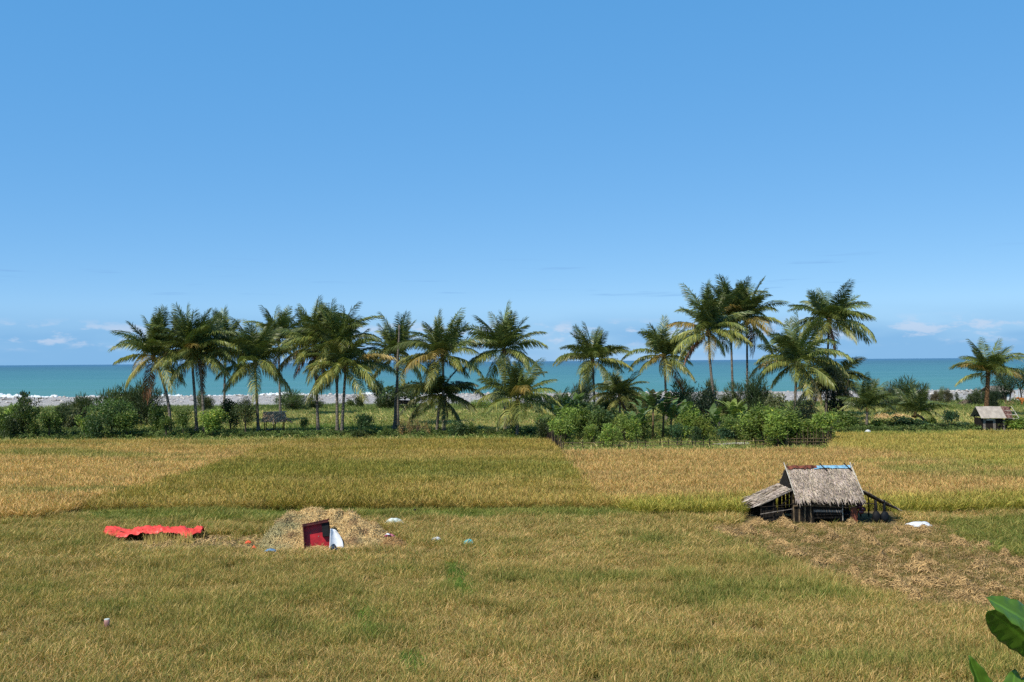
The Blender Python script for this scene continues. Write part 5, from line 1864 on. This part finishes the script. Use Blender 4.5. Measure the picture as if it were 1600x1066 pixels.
# white sheet leaning at its side
o = cloth('white_sack', 'white', 0.54, 0.95, lambda u, v_: 0.03 + 0.92 * v_ * (1 - 0.10 * u), 16, 16, at(525, 861) + Vector((0, 0.1, 0)), R(12), 0.02,
          lambda u, v_, x_, y_: ((u - 0.5) * (0.62 - 0.42 * v_) - 0.14 * v_ + 0.12 * math.sin(v_ * 3.0) * u, 0.30 * v_ + 0.16 * math.sin(math.pi * u)))
tag(o, 'bulging white sheet leaning against the side of the red box', 'sheet')
o = cloth('navy_cloth', 'navy', 0.42, 0.5, lambda u, v_: 0.10 + 0.28 * math.sin(math.pi * u) * math.sin(math.pi * (0.1 + 0.8 * v_)), 16, 12, at(521, 863), 0.2, 0.01)
tag(o, 'dark navy cloth bunched in front of the white sheet', 'cloth')


def rag(name, mat, px, py, w_, d_, h_, label, cat, seed, rotz=0.0, lift=0.22):
    rs_ = seed
    f = lambda u, v_: lift + h_ * (math.sin(math.pi * u) ** 0.6 * math.sin(math.pi * v_) ** 0.6) * (0.5 + 1.0 * float(fbm(np.array([u * 4.0 + rs_]), np.array([v_ * 4.0]), 77 + rs_)[0]))
    sp_ = lambda u, v_, x_, y_: (x_ * (0.75 + 0.5 * float(vnoise(np.array([v_ * 3 + rs_]), np.array([2.0]), 9)[0])), y_ * (0.6 + 0.8 * float(vnoise(np.array([u * 3 + rs_]), np.array([5.0]), 9)[0])))
    o = cloth(name, mat, w_, d_, f, 18, 12, at(px, py), rotz, 0.01, sp_)
    return tag(o, label, cat)


rag('pale_cloth', 'pale_green', 616, 823, 1.0, 0.6, 0.22, 'pale greenish white cloth caught on the stubble behind the straw heap', 'cloth', 1)
rag('crimson_bag', 'crimson', 609, 852, 0.55, 0.3, 0.14, 'crimson plastic bag with a white patch on top of the low brown pile', 'bag', 2, 0.0, 0.40)
rag('white_scrap', 'white', 606, 853, 0.22, 0.14, 0.06, 'white scrap lying over the crimson bag', 'scrap', 3, 0.0, 0.52)
rag('white_plastic', 'white', 682, 851, 0.50, 0.3, 0.12, 'thin white plastic draped over stubble in the open', 'plastic sheet', 4, 0.3)
rag('teal_bag', 'teal', 732, 857, 0.50, 0.35, 0.20, 'teal plastic bag lying alone farthest from the straw heap', 'bag', 5)
rag('white_sack', 'white', 1438, 824, 1.1, 0.8, 0.20, 'white sack lying flat on the cut paddy beside the field hut', 'sack', 6, 0.1, 0.10)
rag('orange_cloth', 'orange', 388, 856, 0.27, 0.25, 0.12, 'orange scrap of cloth nearer the tarpaulin', 'cloth', 7)
rag('orange_cloth', 'orange', 397, 865, 0.20, 0.2, 0.14, 'orange scrap of cloth closest to the straw heap edge', 'cloth', 8)
rag('blue_sheet', 'blue', 423, 869, 0.50, 0.25, 0.10, 'faded blue plastic lying in front of the straw heap', 'plastic sheet', 9)
rag('pale_sack', 'white', 1356, 680, 0.6, 0.5, 0.25, 'small greyish white sack on the rice at the far field edge', 'sack', 10, 0.0, 0.35)
# little post and cup
t = thing('marker_stick', 'short dark marker stick standing beyond the pale cloth', 'stick', at(648, 810))
pole(t, 'stick', (0, 0, -0.05), (0.02, 0, 0.42), 0.025, 'wood_dark')
m = MB()
m.ball((0.02, 0, 0.45), (0.07, 0.06, 0.07), 8, 6)
m.build('knob', M['black'], t, True)
t = thing('pink_bottle', 'faded pink plastic bottle upside down on a stick in the green stubble', 'bottle', at(167, 990))
pole(t, 'stick', (0, 0, -0.05), (0, 0, 0.25), 0.012, 'bamboo')
m = MB()
m.tube([(0, 0, 0.16), (0, 0, 0.20), (0, 0, 0.28), (0, 0, 0.44)], [0.025, 0.05, 0.08, 0.085], 12)
m.build('bottle_body', M['pink'], t, True)
m = MB()
m.tube([(0, 0, 0.44), (0, 0, 0.46)], [0.085, 0.08], 12)
m.build('cap', M['pale_green'], t)

# ---- the cow, half out of view at the right edge
cb = at(1602, 634)
cow = thing('cow', 'brown cow standing on the bank, cut off by the edge of view', 'cow', cb, R(180))
import bmesh
me = bpy.data.meshes.new('body')
bm = bmesh.new()
lay = bm.verts.layers.skin.verify()
J = {'rump': ((-0.75, 0, 1.12), 0.27), 'belly': ((0.0, 0, 1.02), 0.33), 'chest': ((0.62, 0, 1.05), 0.31), 'neck': ((1.05, 0, 1.28), 0.19), 'head': ((1.36, 0, 1.42), 0.14), 'muzzle': ((1.68, 0, 1.22), 0.09)}
for s_, nm in ((1, 'l'), (-1, 'r')):
    J['fk' + nm] = ((0.62, 0.18 * s_, 0.55), 0.085)
    J['ff' + nm] = ((0.60, 0.18 * s_, 0.0), 0.055)
    J['hk' + nm] = ((-0.68, 0.2 * s_, 0.78), 0.14)
    J['hh' + nm] = ((-0.86, 0.2 * s_, 0.46), 0.065)
    J['hf' + nm] = ((-0.80, 0.2 * s_, 0.0), 0.055)
    J['ear' + nm] = ((1.28, 0.28 * s_, 1.50), 0.04)
J['tail1'] = ((-1.05, 0, 1.15), 0.045)
J['tail2'] = ((-1.12, 0, 0.55), 0.03)
Vb = {k_: bm.verts.new(p) for k_, (p, r_) in J.items()}
for k_, (p, r_) in J.items():
    Vb[k_][lay].radius = (r_, r_)
Vb['belly'][lay].use_root = True
for a, b2 in (('rump', 'belly'), ('belly', 'chest'), ('chest', 'neck'), ('neck', 'head'), ('head', 'muzzle'), ('rump', 'tail1'), ('tail1', 'tail2')) + tuple((a + n_, b3 + n_) if a not in ('chest', 'rump', 'head') else (a, b3 + n_) for n_ in 'lr' for a, b3 in (('chest', 'fk'), ('fk', 'ff'), ('rump', 'hk'), ('hk', 'hh'), ('hh', 'hf'), ('head', 'ear'))):
    bm.edges.new((Vb[a], Vb[b2]))
bm.to_mesh(me)
bm.free()
me.materials.append(M['cow'])
o = link('body', me, cow)
o.modifiers.new('skin', 'SKIN').use_smooth_shade = True
o.modifiers.new('smooth', 'SUBSURF').levels = 2

# ================================================================== FOREGROUND BRANCH
q = NT('glossy_leaf')
vv = q.n('ShaderNodeTexCoord')
att = tone_attr(q)
c = q.mix(1.0, (0.105, 0.225, 0.020), att, 'MULTIPLY')
nn = q.noise(30, 3, vv.outputs['Object'])
c = q.mix(q.ramp(nn, 0.35, 0.7, 0, 0.25), c, (0.035, 0.10, 0.012))
q.put(q.b.inputs['Base Color'], c)
q.b.inputs['Roughness'].default_value = 0.30
q.b.inputs['Specular IOR Level'].default_value = 0.45
tr = q.n('ShaderNodeBsdfTranslucent')
q.l(q.mix(1.0, c, (1.1, 1.2, 0.4), 'MULTIPLY'), tr.inputs[0])
ms = q.n('ShaderNodeMixShader')
ms.inputs[0].default_value = 0.3
q.l(q.b.outputs[0], ms.inputs[1])
q.l(tr.outputs[0], ms.inputs[2])
q.l(ms.outputs[0], q.out.inputs[0])
GL = q.m
DEP = 2.4
fo = atY(1640, 1150, DEP)
fo0 = Vector((fo.x + 0.35, fo.y - 0.1, 0))
plant = thing('broadleaf_tree', 'glossy green broad leaves of a tree top close to the camera', 'tree', fo0)


def big_leaf(tip, base, width, bulge, fold, facing, twist=0.0):
    """obovate leaf from base to tip (world points), with midrib fold, waves and thickness"""
    tip, base = Vector(tip), Vector(base)
    ax = tip - base
    L = ax.length
    ax.normalize()
    nrm = (Vector(facing) - ax * Vector(facing).dot(ax)).normalized()
    sd = ax.cross(nrm).normalized()
    m = MB()
    ns, nw = 22, 6
    V, T = [], []
    for i in range(ns + 1):
        t = i / ns
        w = width * (math.sin(math.pi * min(1, 0.06 + 0.93 * t ** 1.35)) ** 0.75) * (1 if t < 0.98 else 0.4)
        cpt = base + ax * (L * t) + nrm * (bulge * math.sin(math.pi * t))
        for j in range(-nw, nw + 1):
            s_ = j / nw
            rip = 0.012 * width / 0.05 * math.sin(t * 46) * abs(s_) * 0.35
            p = cpt + sd * (w * s_ * math.cos(fold)) + nrm * (abs(s_) ** 1.3 * w * math.sin(fold) + rip - 0.25 * w * s_ * s_)
            V.append((p - fo0)[:])
            rib = 1.75 if j == 0 else 1.0 + 0.22 * (math.sin(t * 46 + abs(s_) * 5) > 0.75)
            T.append((rib * 1.1, rib, rib))
    n_ = 2 * nw + 1
    m.add(V, [(i * n_ + j, i * n_ + j + 1, (i + 1) * n_ + j + 1, (i + 1) * n_ + j) for i in range(ns) for j in range(n_ - 1)], np.array(T))
    o = m.build('leaf', GL, plant, True)
    md = o.modifiers.new('thickness', 'SOLIDIFY')
    md.thickness = 0.0009
    return o


w = lambda px, py, d: atY(px, py, DEP + d)
hub = w(1668, 1035, 0.0)
big_leaf(w(1541, 934, -0.08), hub, 0.044, 0.020, 0.40, (0.0, -0.72, 0.70))
big_leaf(w(1543, 954, 0.0), hub + Vector((-0.005, 0.03, -0.03)), 0.050, -0.012, 0.2, (0.35, -0.45, -0.75))
big_leaf(w(1610, 905, 0.12), hub, 0.05, 0.02, 0.3, (0.2, -0.2, 0.9))
big_leaf(w(1660, 925, 0.0), hub, 0.05, 0.02, 0.3, (0.4, -0.2, 0.9))
hub2 = w(1562, 1190, 0.05)
big_leaf(w(1513, 1024, -0.02), hub2, 0.040, 0.012, 0.75, (0.15, -0.85, 0.40))
big_leaf(w(1586, 1045, 0.04), hub2 + Vector((0.01, 0, 0)), 0.036, 0.01, 0.35, (-0.3, -0.8, 0.35))
big_leaf(w(1630, 1050, 0.0), hub2 + Vector((0.01, 0, 0)), 0.048, 0.03, 0.3, (-0.2, -0.3, 0.9))
big_leaf(w(1445, 1118, 0.0), hub2, 0.045, 0.02, 0.3, (-0.3, -0.3, 0.9))
m = MB()
m.tube([(0, 0, -0.1), (0.05, 0.02, 3.0), (-0.05, 0, 6.0), (hub2 + Vector((0.3, 0.05, -0.5)) - fo0)[:]], [0.16, 0.13, 0.09, 0.05], 10)
m.build('trunk', M['bark_dark'], plant, True)
fork = hub2 + Vector((0.3, 0.05, -0.52)) - fo0
m = MB()
m.tube([fork, (hub2 - fo0) * 0.5 + fork * 0.5 + Vector((0.03, 0, -0.03)), hub2 - fo0 + Vector((0, 0, 0.005))], [0.03, 0.016, 0.009], 8)
m.build('branch', M['stem'], plant, True)
m = MB()
m.tube([fork, (hub - fo0) * 0.5 + fork * 0.5 + Vector((0.05, 0, 0)), hub - fo0], [0.03, 0.018, 0.01], 8)
m.build('branch', M['stem'], plant, True)
